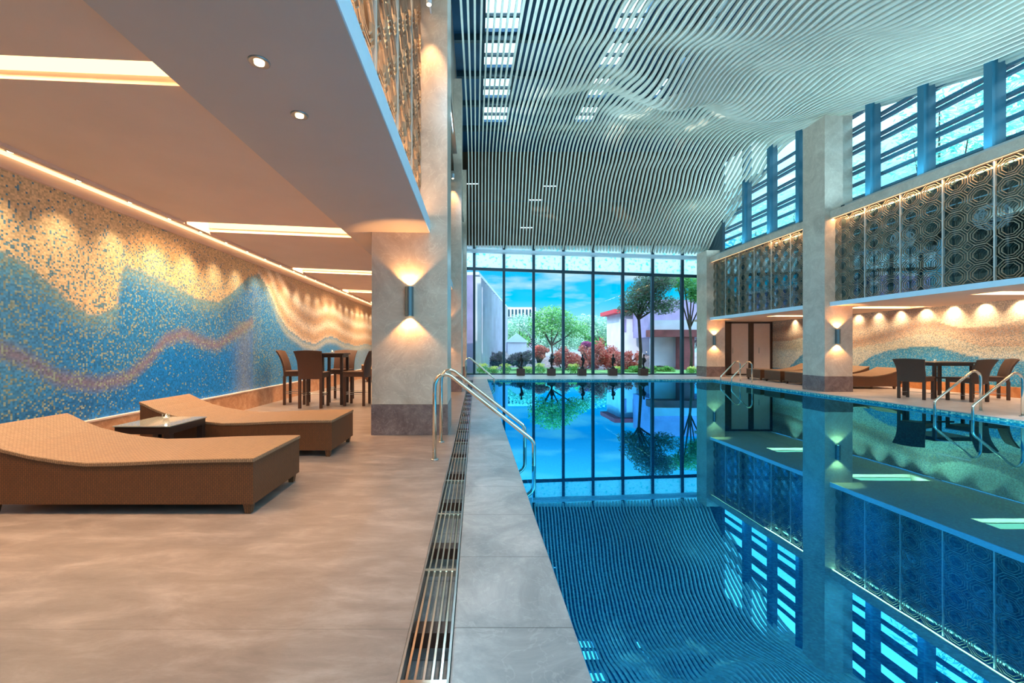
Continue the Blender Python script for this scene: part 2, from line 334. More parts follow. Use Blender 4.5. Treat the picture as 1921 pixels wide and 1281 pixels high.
# columns
def column(x0, x1, y0, d, h, name, label):
    c = empty(name, ((x0+x1)/2, y0+d/2, 0)); w = (x1-x0)/2
    b = MB(); b.box(-w, w, -d/2, d/2, .42, h); b.build('shaft', M['col'], c, bevel=.006)
    b = MB(); b.box(-w-.006, w+.006, -d/2-.006, d/2+.006, 0, .42); b.build('base', M['colbase'], c, bevel=.004)
    struct(c, label, 'column'); return c
LC = [5.85, 11.57, 17.5]
colz = [6.6, 8.45, 8.9]
for i, y in enumerate(LC):
    column(-1.433, -.39, y, .8, 7.6 if i == 0 else 8.5, 'column', ['large square beige marble column with brown base beside the wicker lounger',
        'square marble column behind the nearest one along the left of the pool', 'farthest left marble column by the garden glass'][i])
for i, y in enumerate((11.57, 17.5)):
    column(9.46, 10.22, y, .78, 7.5 if i == 0 else 5.2, 'column', ['tall marble column with brown base on the right pool deck', 'marble column at the right corner of the garden glass'][i])
column(9.46, 10.22, 5.3, .78, 6.6, 'column', 'right marble column outside the picture edge')

# left gallery ceiling ------------------------------------------------
zc = lambda x: 2.84-.042*(x+1.77)
def tiltbox(b, x0, x1, y0, y1, h, off=0, m=0):
    a, c = zc(x0)+off, zc(x1)+off
    b.hexa([(x0,y0,a),(x1,y0,c),(x1,y1,c),(x0,y1,a),(x0,y0,a+h),(x1,y0,c+h),(x1,y1,c+h),(x0,y1,a+h)], m)
slots = [(2.45, 2.68), (5.87, 6.38), (9.25, 9.8), (12.7, 13.3), (16.1, 16.6)]
b = MB(); prev = -2.5
for s0, s1 in slots+[(GW, GW)]:
    tiltbox(b, -4.0, -1.77, prev, s0, .06); prev = s1
b.box(-4.75, -.95, -2.5, GW, 3.18, 3.28)
b.box(-4.75, -4.02, -2.5, GW, 3.06, 3.18)
struct(b.build('ceiling', M['ceil']), 'warm lit plaster ceiling over the left lounge', 'ceiling')
b = MB(); b.hexa([(-1.80,-2.5,2.79),(-.64,-2.5,2.775),(-.64,GW,2.775),(-1.80,GW,2.79),(-1.80,-2.5,3.18),(-.64,-2.5,2.93),(-.64,GW,2.93),(-1.80,GW,3.18)])
struct(b.build('ceiling', M['soffit']), 'lower grey brown soffit along the pool side of the left lounge', 'ceiling')
b = MB(); b.box(-.66, -.632, -2.5, GW, 2.78, 2.95); b.box(-.85, -.66, -2.5, GW, 2.925, 2.95)
struct(b.build('trim_1', M['white']), 'pale blue white fascia edge of the left gallery', 'trim')
for i, (s0, s1) in enumerate(slots):
    c = empty('cove_light', (-2.9, (s0+s1)/2, 3.0))
    # slot shell: cheeks and lid
    b = MB()
    for xx in (-4.0, -1.79):
        b = MB(); b.box(xx+2.9-.0, xx+2.9+.02, s0-(s0+s1)/2, s1-(s0+s1)/2, -.10, .17); b.build('end_cheek', M['ceil'], c)
    b = MB(); hy = (s1-s0)/2
    b.hexa([(-1.08,hy-.03,-.015),(1.12,hy-.03,-.105),(1.12,hy-.004,-.105),(-1.08,hy-.004,-.015),(-1.08,hy-.03,.15),(1.12,hy-.03,.15),(1.12,hy-.004,.15),(-1.08,hy-.004,.15)]); b.build('light_strip', M['cove'], c)
    light('AREA', 'glow', (0, -.02, .14), 125, (1, .56, .27), c, rot=(0, 0, 0), shape='RECTANGLE', size=2.1, size_y=.25)
    tag(c, 'warm recessed cove light slot in the left ceiling, %s from the camera' % ORD[i], 'light', 'cove light slots in the left ceiling')
# wall tray with washer spots
b = MB(); b.box(-4.5, -4.46, -2.5, GW, 2.895, 2.93); b.box(-4.5, -4.49, -2.5, GW, 2.94, 3.06)
struct(b.build('trim_2', M['ceil']), 'thin trim line along the top of the left mosaic', 'trim')
b = MB(); b.box(-4.05, -4.0, -2.5, GW, 2.90, 3.1); struct(b.build('trim_3', M['ceil']), 'ceiling edge lip along the left light slot', 'trim')
c = empty('light_strip', (-4.44, 8, 3.0)); b = MB(); b.box(-.03, .0, -8, 10.8, .02, .05); b.build('led', M['led'], c)
tag(c, 'continuous warm light strip above the left mosaic wall', 'light')
def washer(x, y, z, label, group, e=9, aim=0, proto=[None]):
    if proto[0] is None:
        c = empty('wall_washer', (x, y, z)); b = MB(); b.lathe([(.045, 0), (.045, .05), (.02, .055)], n=12); b.build('housing', M['white'], c, True)
        b = MB(); b.lathe([(.03, -.004), (.03, .001)], n=12); b.build('lens', M['lampglow'], c); proto[0] = c
    else:
        c = copy_tree(proto[0]); c.location = (x, y, z)
    light('SPOT', 'beam', (0, 0, -.012), e, (1, .74, .46), c, rot=(0, aim, 0), spot_size=R(100), spot_blend=.9, shadow_soft_size=.03)
    tag(c, label, 'light', group); return c
for i in range(26):
    washer(-4.27, 1.2+.68*i, 3.0, 'small warm spotlight washing the left mosaic wall, %s from the camera' % ORD[i], 'washer spotlights above the left mosaic', 62, R(-13))
# downlights in soffit
for i, (x, y) in enumerate(((-1.2, 2.36), (-1.2, 2.90))):
    z = 2.780
    c = empty('downlight', (x, y, z)); b = MB(); b.lathe([(.030, -.002), (.050, -.007), (.056, -.004), (.058, .004)], n=20); b.build('ring', M['metal2'], c, True)
    b = MB(); b.lathe([(.026, -.010), (.026, .004)], n=18); b.build('lamp', M['lampglow'], c)
    light('SPOT', 'beam', (0, 0, -.02), 130, (1, .68, .42), c, spot_size=R(110), spot_blend=.8, shadow_soft_size=.05)
    tag(c, ['round recessed downlight in the soffit, the larger looking one nearer the camera', 'round recessed downlight in the soffit, second from the camera'][i], 'light', 'soffit downlights')

# walls left ---------------------------------------------------------
def lerp_curve(pts, x):
    if x <= pts[0][0]: return pts[0][1]
    for (a, b_), (c, d) in zip(pts, pts[1:]):
        if x <= c:
            t = (x-a)/(c-a); t = t*t*(3-2*t) if False else t
            return b_+(d-b_)*t
    return pts[-1][1]
def smooth(e0, e1, x):
    t = max(0, min(1, (x-e0)/(e1-e0))); return t*t*(3-2*t)
def mixc3(a, b_, t): return tuple(a[i]+(b_[i]-a[i])*t for i in range(3))
def mural_mat(name, tile=.02):
    m, t, b = new_mat(name); N = t.nodes.new; L = t.links.new
    a1 = N('ShaderNodeVertexColor'); a1.layer_name = 'base'; a2 = N('ShaderNodeVertexColor'); a2.layer_name = 'alt'
    g = N('ShaderNodeNewGeometry'); sc = N('ShaderNodeVectorMath'); sc.operation = 'SCALE'; sc.inputs['Scale'].default_value = 1/tile; L(g.outputs['Position'], sc.inputs[0])
    fl = N('ShaderNodeVectorMath'); fl.operation = 'FLOOR'; L(sc.outputs[0], fl.inputs[0])
    s = N('ShaderNodeSeparateXYZ'); L(fl.outputs[0], s.inputs[0]); cb = N('ShaderNodeCombineXYZ'); L(s.outputs['Y'], cb.inputs[0]); L(s.outputs['Z'], cb.inputs[1])
    wh = N('ShaderNodeTexWhiteNoise'); L(cb.outputs[0], wh.inputs['Vector'])
    lt = N('ShaderNodeMath'); lt.operation = 'LESS_THAN'; L(wh.outputs['Value'], lt.inputs[0]); L(a2.outputs['Alpha'], lt.inputs[1])
    mx = N('ShaderNodeMixRGB'); L(lt.outputs[0], mx.inputs[0]); L(a1.outputs['Color'], mx.inputs[1]); L(a2.outputs['Color'], mx.inputs[2])
    # per tile variation in tone
    sc2 = N('ShaderNodeSeparateColor'); L(wh.outputs['Color'], sc2.inputs[0])
    mr = N('ShaderNodeMapRange'); L(sc2.outputs[1], mr.inputs[0]); mr.inputs[3].default_value = .72; mr.inputs[4].default_value = 1.28
    vm = N('ShaderNodeVectorMath'); vm.operation = 'SCALE'; L(mx.outputs[0], vm.inputs[0]); L(mr.outputs[0], vm.inputs['Scale'])
    L(vm.outputs[0], b.inputs['Base Color']); b.inputs['Roughness'].default_value = .35; return m
def mural(name, X, y0, y1, z0, z1, fn, face, step=.04, thick=.06):
    ny = int((y1-y0)/step); nzz = int((z1-z0)/step); vs = []; base = []; alt = []
    for i in range(ny+1):
        y = y0+(y1-y0)*i/ny
        for j in range(nzz+1):
            z = z0+(z1-z0)*j/nzz; vs.append((X, y, z)); p, q, d = fn(y, z); base.append((*p, 1)); alt.append((*q, d))
    fs = []
    for i in range(ny):
        for j in range(nzz):
            a = i*(nzz+1)+j; q = (a, a+nzz+1, a+nzz+2, a+1); fs.append(q if face > 0 else q[::-1])
    n0 = len(vs); s = -face*thick
    vs += [(X, y0, z0), (X, y1, z0), (X, y1, z1), (X, y0, z1)]; vs += [(x+s, y, z) for x, y, z in vs[n0:n0+4]]
    fs += [tuple(n0+i for i in f) for f in ((4, 5, 6, 7), (0, 1, 5, 4), (1, 2, 6, 5), (2, 3, 7, 6), (3, 0, 4, 7))]
    me = bpy.data.meshes.new(name); me.from_pydata(vs, [], fs); me.materials.append(mural_mat(name+'_tiles'))
    for nm, data in (('base', base), ('alt', alt)):
        at = me.color_attributes.new(nm, 'FLOAT_COLOR', 'POINT')
        data = data+[(.5, .4, .3, 0)]*8
        for k, c in enumerate(data): at.data[k].color = c
    o = bpy.data.objects.new(name, me); COL.objects.link(o); return o
XW = -4.5
def pw(x, y): Y = 3600/(893-x); return (Y, 1.2-(y-652)*Y/800)
T1 = [pw(*p) for p in ((0,469),(55,502),(120,560),(153,586),(180,592),(204,586),(219,571),(226,513),(237,496),(262,502),(328,538),(368,562),(408,566),(437,546),(463,522),(485,516),(503,542),(521,586),(539,615),(568,640),(590,644),(612,633),(630,633),(648,644),(663,648),(690,646))]
T2 = [pw(*p) for p in ((0,655),(47,673),(109,710),(182,721),(237,710),(277,677),(310,637),(346,626),(375,640),(408,648),(437,629),(466,608),(478,600))]
SAND = (.68, .50, .29); WARM = (.50, .36, .26); BLUE = (.02, .20, .52); TEAL = (.10, .34, .46); DEEP = (.01, .13, .40); PALE = (.55, .58, .52); BRW = (.26, .15, .11)
def mural_left(y, z):
    t1 = lerp_curve(T1, y)+.02*sin(y*3); t2 = lerp_curve(T2, y) if y < 8.6 else -9
    if z > t1:
        d = .22*smooth(2.9, t1, z)+.04
        d *= 1-smooth(6, 9, y)*.7
        base = mixc3(SAND, WARM, .5*smooth(6, 12, y))
        if y > 8.8:   # concentric arcs of pale and brown sand
            h = z-t1; w = .5+.5*sin(h*14+y*.2); base = mixc3(base, (.74, .68, .60), .8*w*(h < 1.2)); base = mixc3(base, (.36, .25, .19), .45*(1-w)*(h < 1.2))
            base = mixc3(base, BRW, .5*exp(-((y-11.5)**2)/1.4-((z-2.05)**2)/.08))
        return base, (.10, .24, .34), d
    dep = t1-z
    top = smooth(0, .35, dep)
    base = mixc3((.10, .28, .42), BLUE, top)
    alt = (.24, .32, .28); d = .40-.20*top
    if y > 5 and z < t2-.02 and y < 8.6:
        k = smooth(4.6, 5.6, y)*smooth(.02, .3, t2-z); base = mixc3(base, (.005, .19, .62), k); d *= 1-.8*k
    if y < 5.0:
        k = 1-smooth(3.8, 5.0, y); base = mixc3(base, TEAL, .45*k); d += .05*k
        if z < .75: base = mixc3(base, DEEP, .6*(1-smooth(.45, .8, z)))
    if abs(z-t2) < .13:
        k = (1-abs(z-t2)/.13)**.7; base = mixc3(base, (.24, .17, .20), .8*k); d = max(d, .2)
    if 8.0 < y < 9.0 and z < t1-.3 and t2 < 0 or (7.7 < y < 8.6 and z < 1.7):
        base = mixc3(base, (.26, .26, .22), .45*exp(-((y-8.3)**2)/.12))
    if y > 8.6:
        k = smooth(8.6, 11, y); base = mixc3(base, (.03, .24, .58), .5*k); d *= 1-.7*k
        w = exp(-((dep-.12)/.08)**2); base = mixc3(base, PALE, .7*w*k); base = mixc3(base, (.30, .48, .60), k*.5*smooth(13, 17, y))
    return base, alt, d
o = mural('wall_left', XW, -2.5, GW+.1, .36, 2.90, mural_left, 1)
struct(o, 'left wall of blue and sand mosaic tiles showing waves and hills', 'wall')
b = MB(); b.box(-4.75, XW-.06, -2.5, GW+.1, -.1, 3.2); b.box(XW-.06, XW-.005, -2.5, GW, 2.9, 3.1); struct(b.build('wall_left', M['ceil']), 'masonry behind the left mosaic', 'wall')
b = MB(); b.box(XW-.06, XW+.05, -2.5, GW, 0, .34); b.box(XW-.06, XW+.065, -2.5, GW, .34, .36, 1)
struct(b.build('baseboard_left', [M['plinth'], M['door']]), 'warm honey stone plinth below the left mosaic', 'baseboard')
b = MB(); b.box(-4.75, -1.2, GW, GW+.2, -.1, 3.2); struct(b.build('wall_far_left', M['col']), 'end wall of the left lounge', 'wall')

b = MB(); b.box(-4.75, -.64, -2.7, -2.5, -.1, 6.2); struct(b.build('wall_rear', M['ceil']), 'plain wall closing the lounge behind the camera', 'wall')

# right gallery -------------------------------------------------------
XR = 13.0
def pr(x, y): Y = XR*800/(x-893); return (Y, 1.2-(y-652)*Y/800)
RB = sorted(pr(*p) for p in ((1478,691),(1506,663),(1560,668),(1601,693),(1636,667),(1666,657),(1710,651),(1759,651),(1824,669),(1920,676)))
RP = sorted(pr(*p) for p in ((1478,640),(1520,630),(1560,640),(1600,653),(1660,643),(1726,626),(1775,631),(1841,649),(1920,649)))
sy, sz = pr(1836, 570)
def mural_right(y, z):
    rb = lerp_curve(RB, y); rp = lerp_curve(RP, y)
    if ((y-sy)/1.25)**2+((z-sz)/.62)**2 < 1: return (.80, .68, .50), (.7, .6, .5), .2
    if z < rb: return mixc3((.04, .24, .44), (.03, .30, .56), smooth(0, .5, rb-z)), (.25, .42, .45), .25
    if z < rp: return (.56, .56, .47), (.30, .40, .42), .25
    w = .5+.5*sin((z-rp)*12+.6*y)
    return mixc3((.40, .27, .20), (.62, .50, .38), w), (.30, .30, .30), .25
o = mural('wall_right', XR, 3.0, 18.8, .25, 2.36, mural_right, -1, .05)
struct(o, 'right wall of mosaic tiles with blue waves under sandy dunes', 'wall')
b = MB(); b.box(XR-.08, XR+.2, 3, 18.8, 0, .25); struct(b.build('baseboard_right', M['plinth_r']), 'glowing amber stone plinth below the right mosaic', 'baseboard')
b = MB(); prev = 3.0
rs = [(8.6, 9.15), (11.75, 12.35), (15.0, 15.6)]
for s0, s1 in rs+[(18.8, 18.8)]:
    b.box(10.6, 12.6, prev, s0, 2.335, 2.43); prev = s1
b.box(9.62, 10.6, 3, 18.8, 2.335, 2.43); b.box(12.6, 12.75, 3, 18.8, 2.335, 2.43); b.box(9.9, 13.2, 3, 18.8, 2.56, 2.66)
b.box(12.75, XR+.2, 3, 18.8, 2.43, 2.56)
struct(b.build('ceiling', M['ceil']), 'warm lit soffit under the right gallery', 'ceiling')
b = MB(); b.box(9.60, 9.63, 3, 18.3, 2.325, 2.44); b.box(9.63, 9.80, 3, 18.3, 2.40, 2.44); struct(b.build('trim_4', M['white']), 'pale fascia edge of the right gallery', 'trim')
for i, (s0, s1) in enumerate(rs):
    c = empty('cove_light', (11.6, (s0+s1)/2, 2.45)); hy = (s1-s0)/2
    b = MB(); b.box(-1.0, -.98, -hy, hy, -.1, .11); b.build('end_cheek', M['ceil'], c); b = MB(); b.box(.98, 1.0, -hy, hy, -.1, .11); b.build('end_cheek', M['ceil'], c)
    b = MB(); b.box(-.95, .95, hy-.04, hy-.01, -.01, .09); b.build('light_strip', M['cove'], c)
    light('AREA', 'glow', (0, 0, .09), 60, (1, .62, .32), c, shape='RECTANGLE', size=1.9, size_y=.25)
    tag(c, 'warm recessed cove light slot in the right gallery soffit, %s from the camera' % ORD[i], 'light', 'cove light slots in the right soffit')
for i in range(14):
    washer(12.86, 8.0+.72*i, 2.42, 'small warm spotlight washing the right mosaic wall, %s from the camera' % ORD[i], 'washer spotlights above the right mosaic', 20, R(10))
# end wall with doors
b = MB(); b.box(10.22, 13.2, 18.8, 19.1, 0, 2.6); struct(b.build('wall_far_right', M['col']), 'end wall of the right lounge', 'wall')
for i, (a, c_) in enumerate(((10.9, 12.05), (12.05, 13.0))):
    d = empty('door_%d' % (i+1), ((a+c_)/2, 18.75, 0)); w = (c_-a)/2
    b = MB(); b.box(-w, -w+(.30 if i == 0 else .13), -.05, .05, 0, 2.33); b.box(w-.09, w, -.05, .05, 0, 2.33); b.box(-w+.13, w-.09, -.05, .05, 2.26, 2.33); b.box(-w+.13, w-.09, -.05, .05, 0, .05)
    b.build('frame', M['timber'], d, bevel=.004)
    b = MB(); b.box(-w+(.30 if i == 0 else .13), w-.09, -.02, .03, .05, 2.26); b.build('leaf_panel', M['door'], d)
    b = MB(); b.box(-w+.36, -w+.38, -.05, -.02, .95, 1.2); b.build('door_handle', M['metal2'], d)
    struct(d, ['pale panelled door in a dark timber frame, beside the corner column', 'pale panelled door in a dark timber frame, beside the right mosaic'][i], 'door')
# beam
for nm, x0, x1, z0, z1, lab in (('trim_5', 9.60, 9.85, 4.70, 4.90, 'long grey beam between the lattice and the high windows'),):
    b = MB(); b.box(x0, x1, 3, 18.3, z0+.03, z1); b.box(x0, x0+.04, 3, 18.3, z0, z0+.03); struct(b.build(nm, M['col']), lab, 'beam')
c = empty('light_strip', (9.66, 10.6, 4.715)); b = MB(); b.box(-.012, .03, -7.5, 7.6, -.01, .012); b.build('led', M['led'], c)
light('AREA', 'glow', (.02, -1.8, -.02), 75, (1, .60, .28), c, rot=(0, R(-12), 0), shape='RECTANGLE', size=.05, size_y=11)
tag(c, 'thin warm light strip under the beam above the right lattice', 'light')
# lower strip lights at lattice foot

# lattice panels ------------------------------------------------------
def lattice_mesh(w, h, nx, nz_, bar=.0062, th=.022):
    b = MB(); cw, ch = w/nx, h/nz_
    def octo(cx, cz, s):
        hx, hz = cw/2*s, ch/2*s; k = .30*min(cw, ch); k = k*(1 if s > .99 else .85+.15*s)*s**.6
        k = min(k, hx*.9, hz*.9)
        return [(cx-hx+k, cz-hz), (cx+hx-k, cz-hz), (cx+hx, cz-hz+k), (cx+hx, cz+hz-k), (cx+hx-k, cz+hz), (cx-hx+k, cz+hz), (cx-hx, cz+hz-k), (cx-hx, cz-hz+k)]
    def ring(pts, inner):
        n = len(pts); vs = []
        for x in (-th/2, th/2):
            vs += [(x, p[0], p[1]) for p in pts]; vs += [(x, p[0], p[1]) for p in inner]
        fs = []
        for i in range(n):
            j = (i+1) % n
            fs += [(i, j, n+j, n+i), (2*n+i, 3*n+i, 3*n+j, 2*n+j), (i, 2*n+i, 2*n+j, j), (n+i, n+j, 3*n+j, 3*n+i)]
        b.add(vs, fs)
    for i in range(nx):
        for j in range(nz_):
            cx = -w/2+cw*(i+.5); cz = ch*(j+.5)
            for s in (1.0, .80, .60):
                p = octo(cx, cz, s)
                q = [(cx+(x-cx)*(1-2*bar/cw*1.0/s), cz+(z-cz)*(1-2*bar/ch/s)) for x, z in p]
                ring(p, q)
    # diamonds at cell corners
    for i in range(nx+1):
        for j in range(nz_+1):
            cx = -w/2+cw*i; cz = ch*j
            if i in (0, nx) or j in (0, nz_): continue
            for k in (.065,):
                ring([(cx-k, cz), (cx, cz-k), (cx+k, cz), (cx, cz+k)], [(cx-k+bar*1.2, cz), (cx, cz-k+bar*1.2), (cx+k-bar*1.2, cz), (cx, cz+k-bar*1.2)])
    return b
def lattice_panel(x, yc, z0, h, w, nx, nz_, label, group, proto={}):
    key = (h, w)
    if key not in proto:
        c = empty('lattice_panel', (x, yc, z0)); lattice_mesh(w-.03, h, nx, nz_).build('lattice', M['lattice'], c)
        b = MB(); b.box(-.02, .02, -w/2-.012, -w/2+.012, 0, h); b.build('edge_post', M['lattice_post'], c); proto[key] = c
    else:
        c = copy_tree(proto[key]); c.location = (x, yc, z0)
    tag(c, label, 'screen', group); return c
Rp = [4.53+.89*i for i in range(8)]
for i in range(7):
    y = 11.57-.445-.89*i
    if y < 6: break
    lattice_panel(9.75, y, 2.44, 2.27, .89, 2, 6, 'bronze octagon lattice panel before the right column, %s from that column' % ('first second third fourth fifth sixth seventh'.split()[i]), 'lattice panels nearer the camera on the right gallery')
for i in range(6):
    y = 12.35+.43+.86*i
    lattice_panel(9.75, y, 2.44, 2.27, .86, 2, 6, 'bronze octagon lattice panel beyond the right column, %s from that column' % ('first second third fourth fifth sixth'.split()[i]), 'lattice panels beyond the right column')
for i in range(5):
    y = 5.85-.445-.89*i
    lattice_panel(-.76, y, 2.95, 3.0, .89, 2, 8, 'bronze octagon lattice panel above the left soffit, %s from the near column' % ('first second third fourth fifth'.split()[i]), 'lattice panels on the left gallery')
for i in range(5):
    y = 6.65+.445+.98*i
    lattice_panel(-.76, y, 2.95, 3.0, .9, 2, 8, 'bronze octagon lattice panel behind the near left column, %s beyond it' % ('first second third fourth fifth'.split()[i]), 'lattice panels on the left gallery')
# glass and dark room behind the right lattice
b = MB()
b.box(9.86, 9.875, 5.0, 11.5, 2.45, 4.72); b.box(9.86, 9.875, 12.4, 17.5, 2.45, 4.72)
struct(b.build('window_3', M['darkglass']), 'tinted glazing behind the right lattice', 'window')
b = MB(); b.box(12.4, 12.5, 3, 18.8, 2.6, 4.9); b.box(9.9, 12.5, 3, 18.8, 4.95, 5.05); b.box(9.9, 12.5, 18.7, 18.8, 2.6, 4.95); b.box(9.9, 12.5, 3, 3.1, 2.6, 4.95)
struct(b.build('wall_right_upper', M['dark']), 'dark room behind the right lattice', 'wall')
for i, (y, r) in enumerate(((10.4, .22), (8.59, .26))):
    c = empty('pendant_lamp', (10.4, y, 3.84)); b = MB(); rnd = random.Random(i)
    for k in range(14):
        ax = Vector((rnd.gauss(0, 1), rnd.gauss(0, 1), rnd.gauss(0, 1))).normalized(); u = ax.orthogonal().normalized(); v = ax.cross(u)
        b.tube([(u*cos(t)+v*sin(t))*r for t in [2*pi*j/20 for j in range(21)]], .008, 5)
    b.build('wire_ball', M['wire'], c, True)
    b = MB(); b.tube([(0, 0, r), (0, 0, 1.12)], .004, 6); b.build('cord', M['wire'], c)
    tag(c, ['white wire ball pendant lamp behind the lattice, nearer the right column', 'larger looking white wire ball pendant lamp behind the lattice, toward the picture edge'][i], 'lamp', 'ball pendants behind the lattice')
# left upper
b = MB(); b.box(-1.5, -1.4, -2.5, GW, 3.28, 6.0); b.box(-1.5, -.6, -2.5, GW, 6.0, 6.2); struct(b.build('wall_left_upper', M['brownwall']), 'brown wall behind the left lattice', 'wall')
b = MB(); b.box(-.80, -.62, -2.5, GW, 6.2, 9.9); struct(b.build('wall_left_top', M['col']), 'upper wall above the left lattice', 'wall')
c = empty('light_strip', (-.71, 2.5, 2.96)); b = MB(); b.box(-.01, .01, -4, 3.2, 0, .012); b.build('led', M['led'], c)
light('AREA', 'glow', (0, 0, .03), 40, (1, .56, .25), c, rot=(0, R(180), 0), shape='RECTANGLE', size=.05, size_y=6.4)
tag(c, 'warm light strip along the foot of the left lattice', 'light')
light('AREA', 'glow', (-1.1, 2.5, 5.9), 60, (1, .58, .27), None, shape='RECTANGLE', size=.2, size_y=6.4).name = 'gallery_light'
for i, y in enumerate((5.62, 11.4)):
    c = empty('column_spotlight', (-.62, y, 5.72)); b = MB(); b.lathe([(.035, 0), (.04, .12), (.03, .13)], n=12); b.build('housing', M['white'], c, True)
    b = MB(); b.lathe([(.03, -.004), (.03, .001)], n=12); b.build('lens', M['lampglow'], c); b = MB(); b.box(-.01, .01, 0, .235, .06, .08); b.build('bracket', M['white'], c)
    light('SPOT', 'beam', (0, 0, -.02), 110, (1, .58, .27), c, rot=(R(9), 0, 0), spot_size=R(50), spot_blend=.7, shadow_soft_size=.04)
    tag(c, ['small bright spotlight high on the near left column', 'small bright spotlight high on the second left column'][i], 'light', 'column spotlights')

# hall shell: roof with skylights, gable above the glass, side closures ----
sky = []
for x0, x1 in ((.25, 1.15), (3.75, 4.45), (5.9, 6.3)):
    for y in (10.5, 12.0, 13.6, 15.2): sky.append((x0, x1, y, y+1.25))
xs = sorted({-.8, 10.3} | {v for s in sky for v in s[:2]}); ys = sorted({-2.5, GW+.3} | {v for s in sky for v in s[2:]})
b = MB()
for xa, xb in zip(xs, xs[1:]):
    for ya, yb in zip(ys, ys[1:]):
        mx_, my_ = (xa+xb)/2, (ya+yb)/2
        if any(s[0] < mx_ < s[1] and s[2] < my_ < s[3] for s in sky): continue
        b.box(xa, xb, ya, yb, 9.9, 10.0)
struct(b.build('roof', M['roof']), 'dark blue roof above the slatted ceiling with skylight openings', 'roof')
for i, (x0, x1, y0, y1) in enumerate(sky):
    c = empty('window_%d' % (10+i), ((x0+x1)/2, (y0+y1)/2, 9.86)); hx, hy = (x1-x0)/2, (y1-y0)/2
    b = MB(); b.box(-hx, hx, -hy, hy, .06, .07); b.build('pane', M['glass'], c)
    b = MB(); b.box(-hx, hx, -.03, .03, -.04, .05); b.box(-hx-.05, -hx, -hy, hy, -.04, .04); b.box(hx, hx+.05, -hy, hy, -.04, .04); b.build('frame', M['roofbeam'], c)
    struct(c)
b = MB()
for y in (9.6, 11.82, 13.4, 15.0, 16.7): b.box(-.6, 10.2, y, y+.12, 9.72, 9.9)
for x in (2.6, 5.6, 8.4): b.box(x, x+.15, 4, GW, 9.3, 9.6)
struct(b.build('roof_beams', M['roofbeam']), 'dark steel beams above the slats', 'beam')
b = MB(); b.box(-.8, 10.3, GW-.05, GW+.25, 5.75, 9.9); struct(b.build('wall_back_upper', M['brownwall']), 'dark wall behind the hanging slats', 'wall')
b = MB(); b.box(-.3, 9.8, 18.55, 18.57, 7.55, 7.59); b.box(9.9, 10.0, 3, GW, 8.6, 9.9); b.box(10.0, 10.1, 17.3, GW, 4.9, 8.6); struct(b.build('trim_6', M['mull']), 'thin rail behind the hanging slats', 'trim')
for i, (x, z) in enumerate(((-.2, 8.3), (3.2, 8.2), (2.6, 7.6), (2.2, 6.4))):
    c = empty('tube_lamp', (x, 18.5, z)); b = MB(); b.tube([(-.28, 0, 0), (.28, 0, 0)], .02, 8); b.build('tube', M['tube'], c, True)
    b = MB(); b.box(-.3, .3, .02, .05, .0, .04); b.box(-.01, .01, .05, .4, 0, .03); b.build('fitting', M['white'], c)
    tag(c, 'small white tube lamp glimpsed behind the hanging slats, %s' % ['highest by the left column', 'high right of the others', 'on the thin rail', 'lowest of the four'][i], 'lamp', 'tube lamps behind the slats')

# ------------------------------------------------------------------ wavy slatted ceiling
def g2(x, y, cx, cy, sx, sy): return exp(-((x-cx)/sx)**2-((y-cy)/sy)**2)
def zmain(X, Y):
    # control rows: Y, z at X=0, 5, 10.3
    rows = [(2.0, 6.9, 6.5, 5.9), (5.0, 7.3, 6.85, 6.1), (8.2, 7.95, 7.5, 6.62), (11.5, 8.55, 8.0, 7.5), (14.2, 8.95, 8.75, 8.05), (17.5, 9.0, 9.0, 8.2)]
    def at(r):
        a, b_, c = r[1:]; t = X/10.3
        q = (b_-a*(1-.4854)-c*.4854)/(.4854*(1-.4854)); return a*(1-t)+c*t+q*t*(1-t)
    for r0, r1 in zip(rows, rows[1:]):
        if Y <= r1[0] or r1 is rows[-1]:
            t = (Y-r0[0])/(r1[0]-r0[0]); return at(r0)+(at(r1)-at(r0))*t
def wave(X, Y):
    a = smooth(.8, 4.5, X)*(1-.85*smooth(7.0, 9.8, X))
    w = .08*sin(1.5*Y+.9*X)+.05*sin(2.6*Y-1.1*X+1)+.03*sin(1.2*X+4.3*Y)
    w += .55*g2(X, Y, 3.4, 12.9, 1.0, .9)-.55*g2(X, Y, 5.0, 11.0, 1.0, 1.0)+.45*g2(X, Y, 6.2, 12.6, .9, .8)+.35*g2(X, Y, 2.4, 10.2, .8, .9)-.35*g2(X, Y, 8.2, 12.0, 1.2, 1.1)+.3*g2(X, Y, 8.6, 9.6, 1.1, 1.0)
    return w*a
def slat_path(X):
    Yc = 17.4-3.2*(max(X, 0)/10.3)**.9; ze = 5.62-.34*X/10.3; pts = []
    Zc = zmain(X, Yc)
    Y = 1.0
    while Y < Yc-.7:
        pts.append((X, Y, zmain(X, Y)+wave(X, Y)*smooth(Yc-.3, Yc-2, Y))); Y += .14
    # rounded shoulder then fall to the head of the glass
    P0 = Vector((X, Yc-.7, zmain(X, Yc-.7))); P1 = Vector((X, Yc+.05, Zc)); P3 = Vector((X, 18.78, ze))
    P2 = P1.lerp(P3, .13)
    for k in range(8):
        t = k/8; p = P0*(1-t)**2+P1*2*t*(1-t)+P2*t*t; pts.append(tuple(p))
    L_ = (P3-P2).length; nrm = Vector((0, -(P3-P2).z, (P3-P2).y)).normalized()
    if nrm.y > 0: nrm = -nrm
    n = 28
    for k in range(n+1):
        t = k/n; p = P2.lerp(P3, t)
        amp = smooth(0, .15, t)*smooth(1, .85, t)*smooth(2, 9, X)
        w = .16*sin(7*t+.8*X)+.07*sin(13*t-1.1*X)
        p = p+nrm*(w*amp); p.x += .10*sin(6.5*t+.55*X)*amp
        pts.append(tuple(p))
    return pts
canopy = empty('slatted_canopy', (5, 10, 9)); 
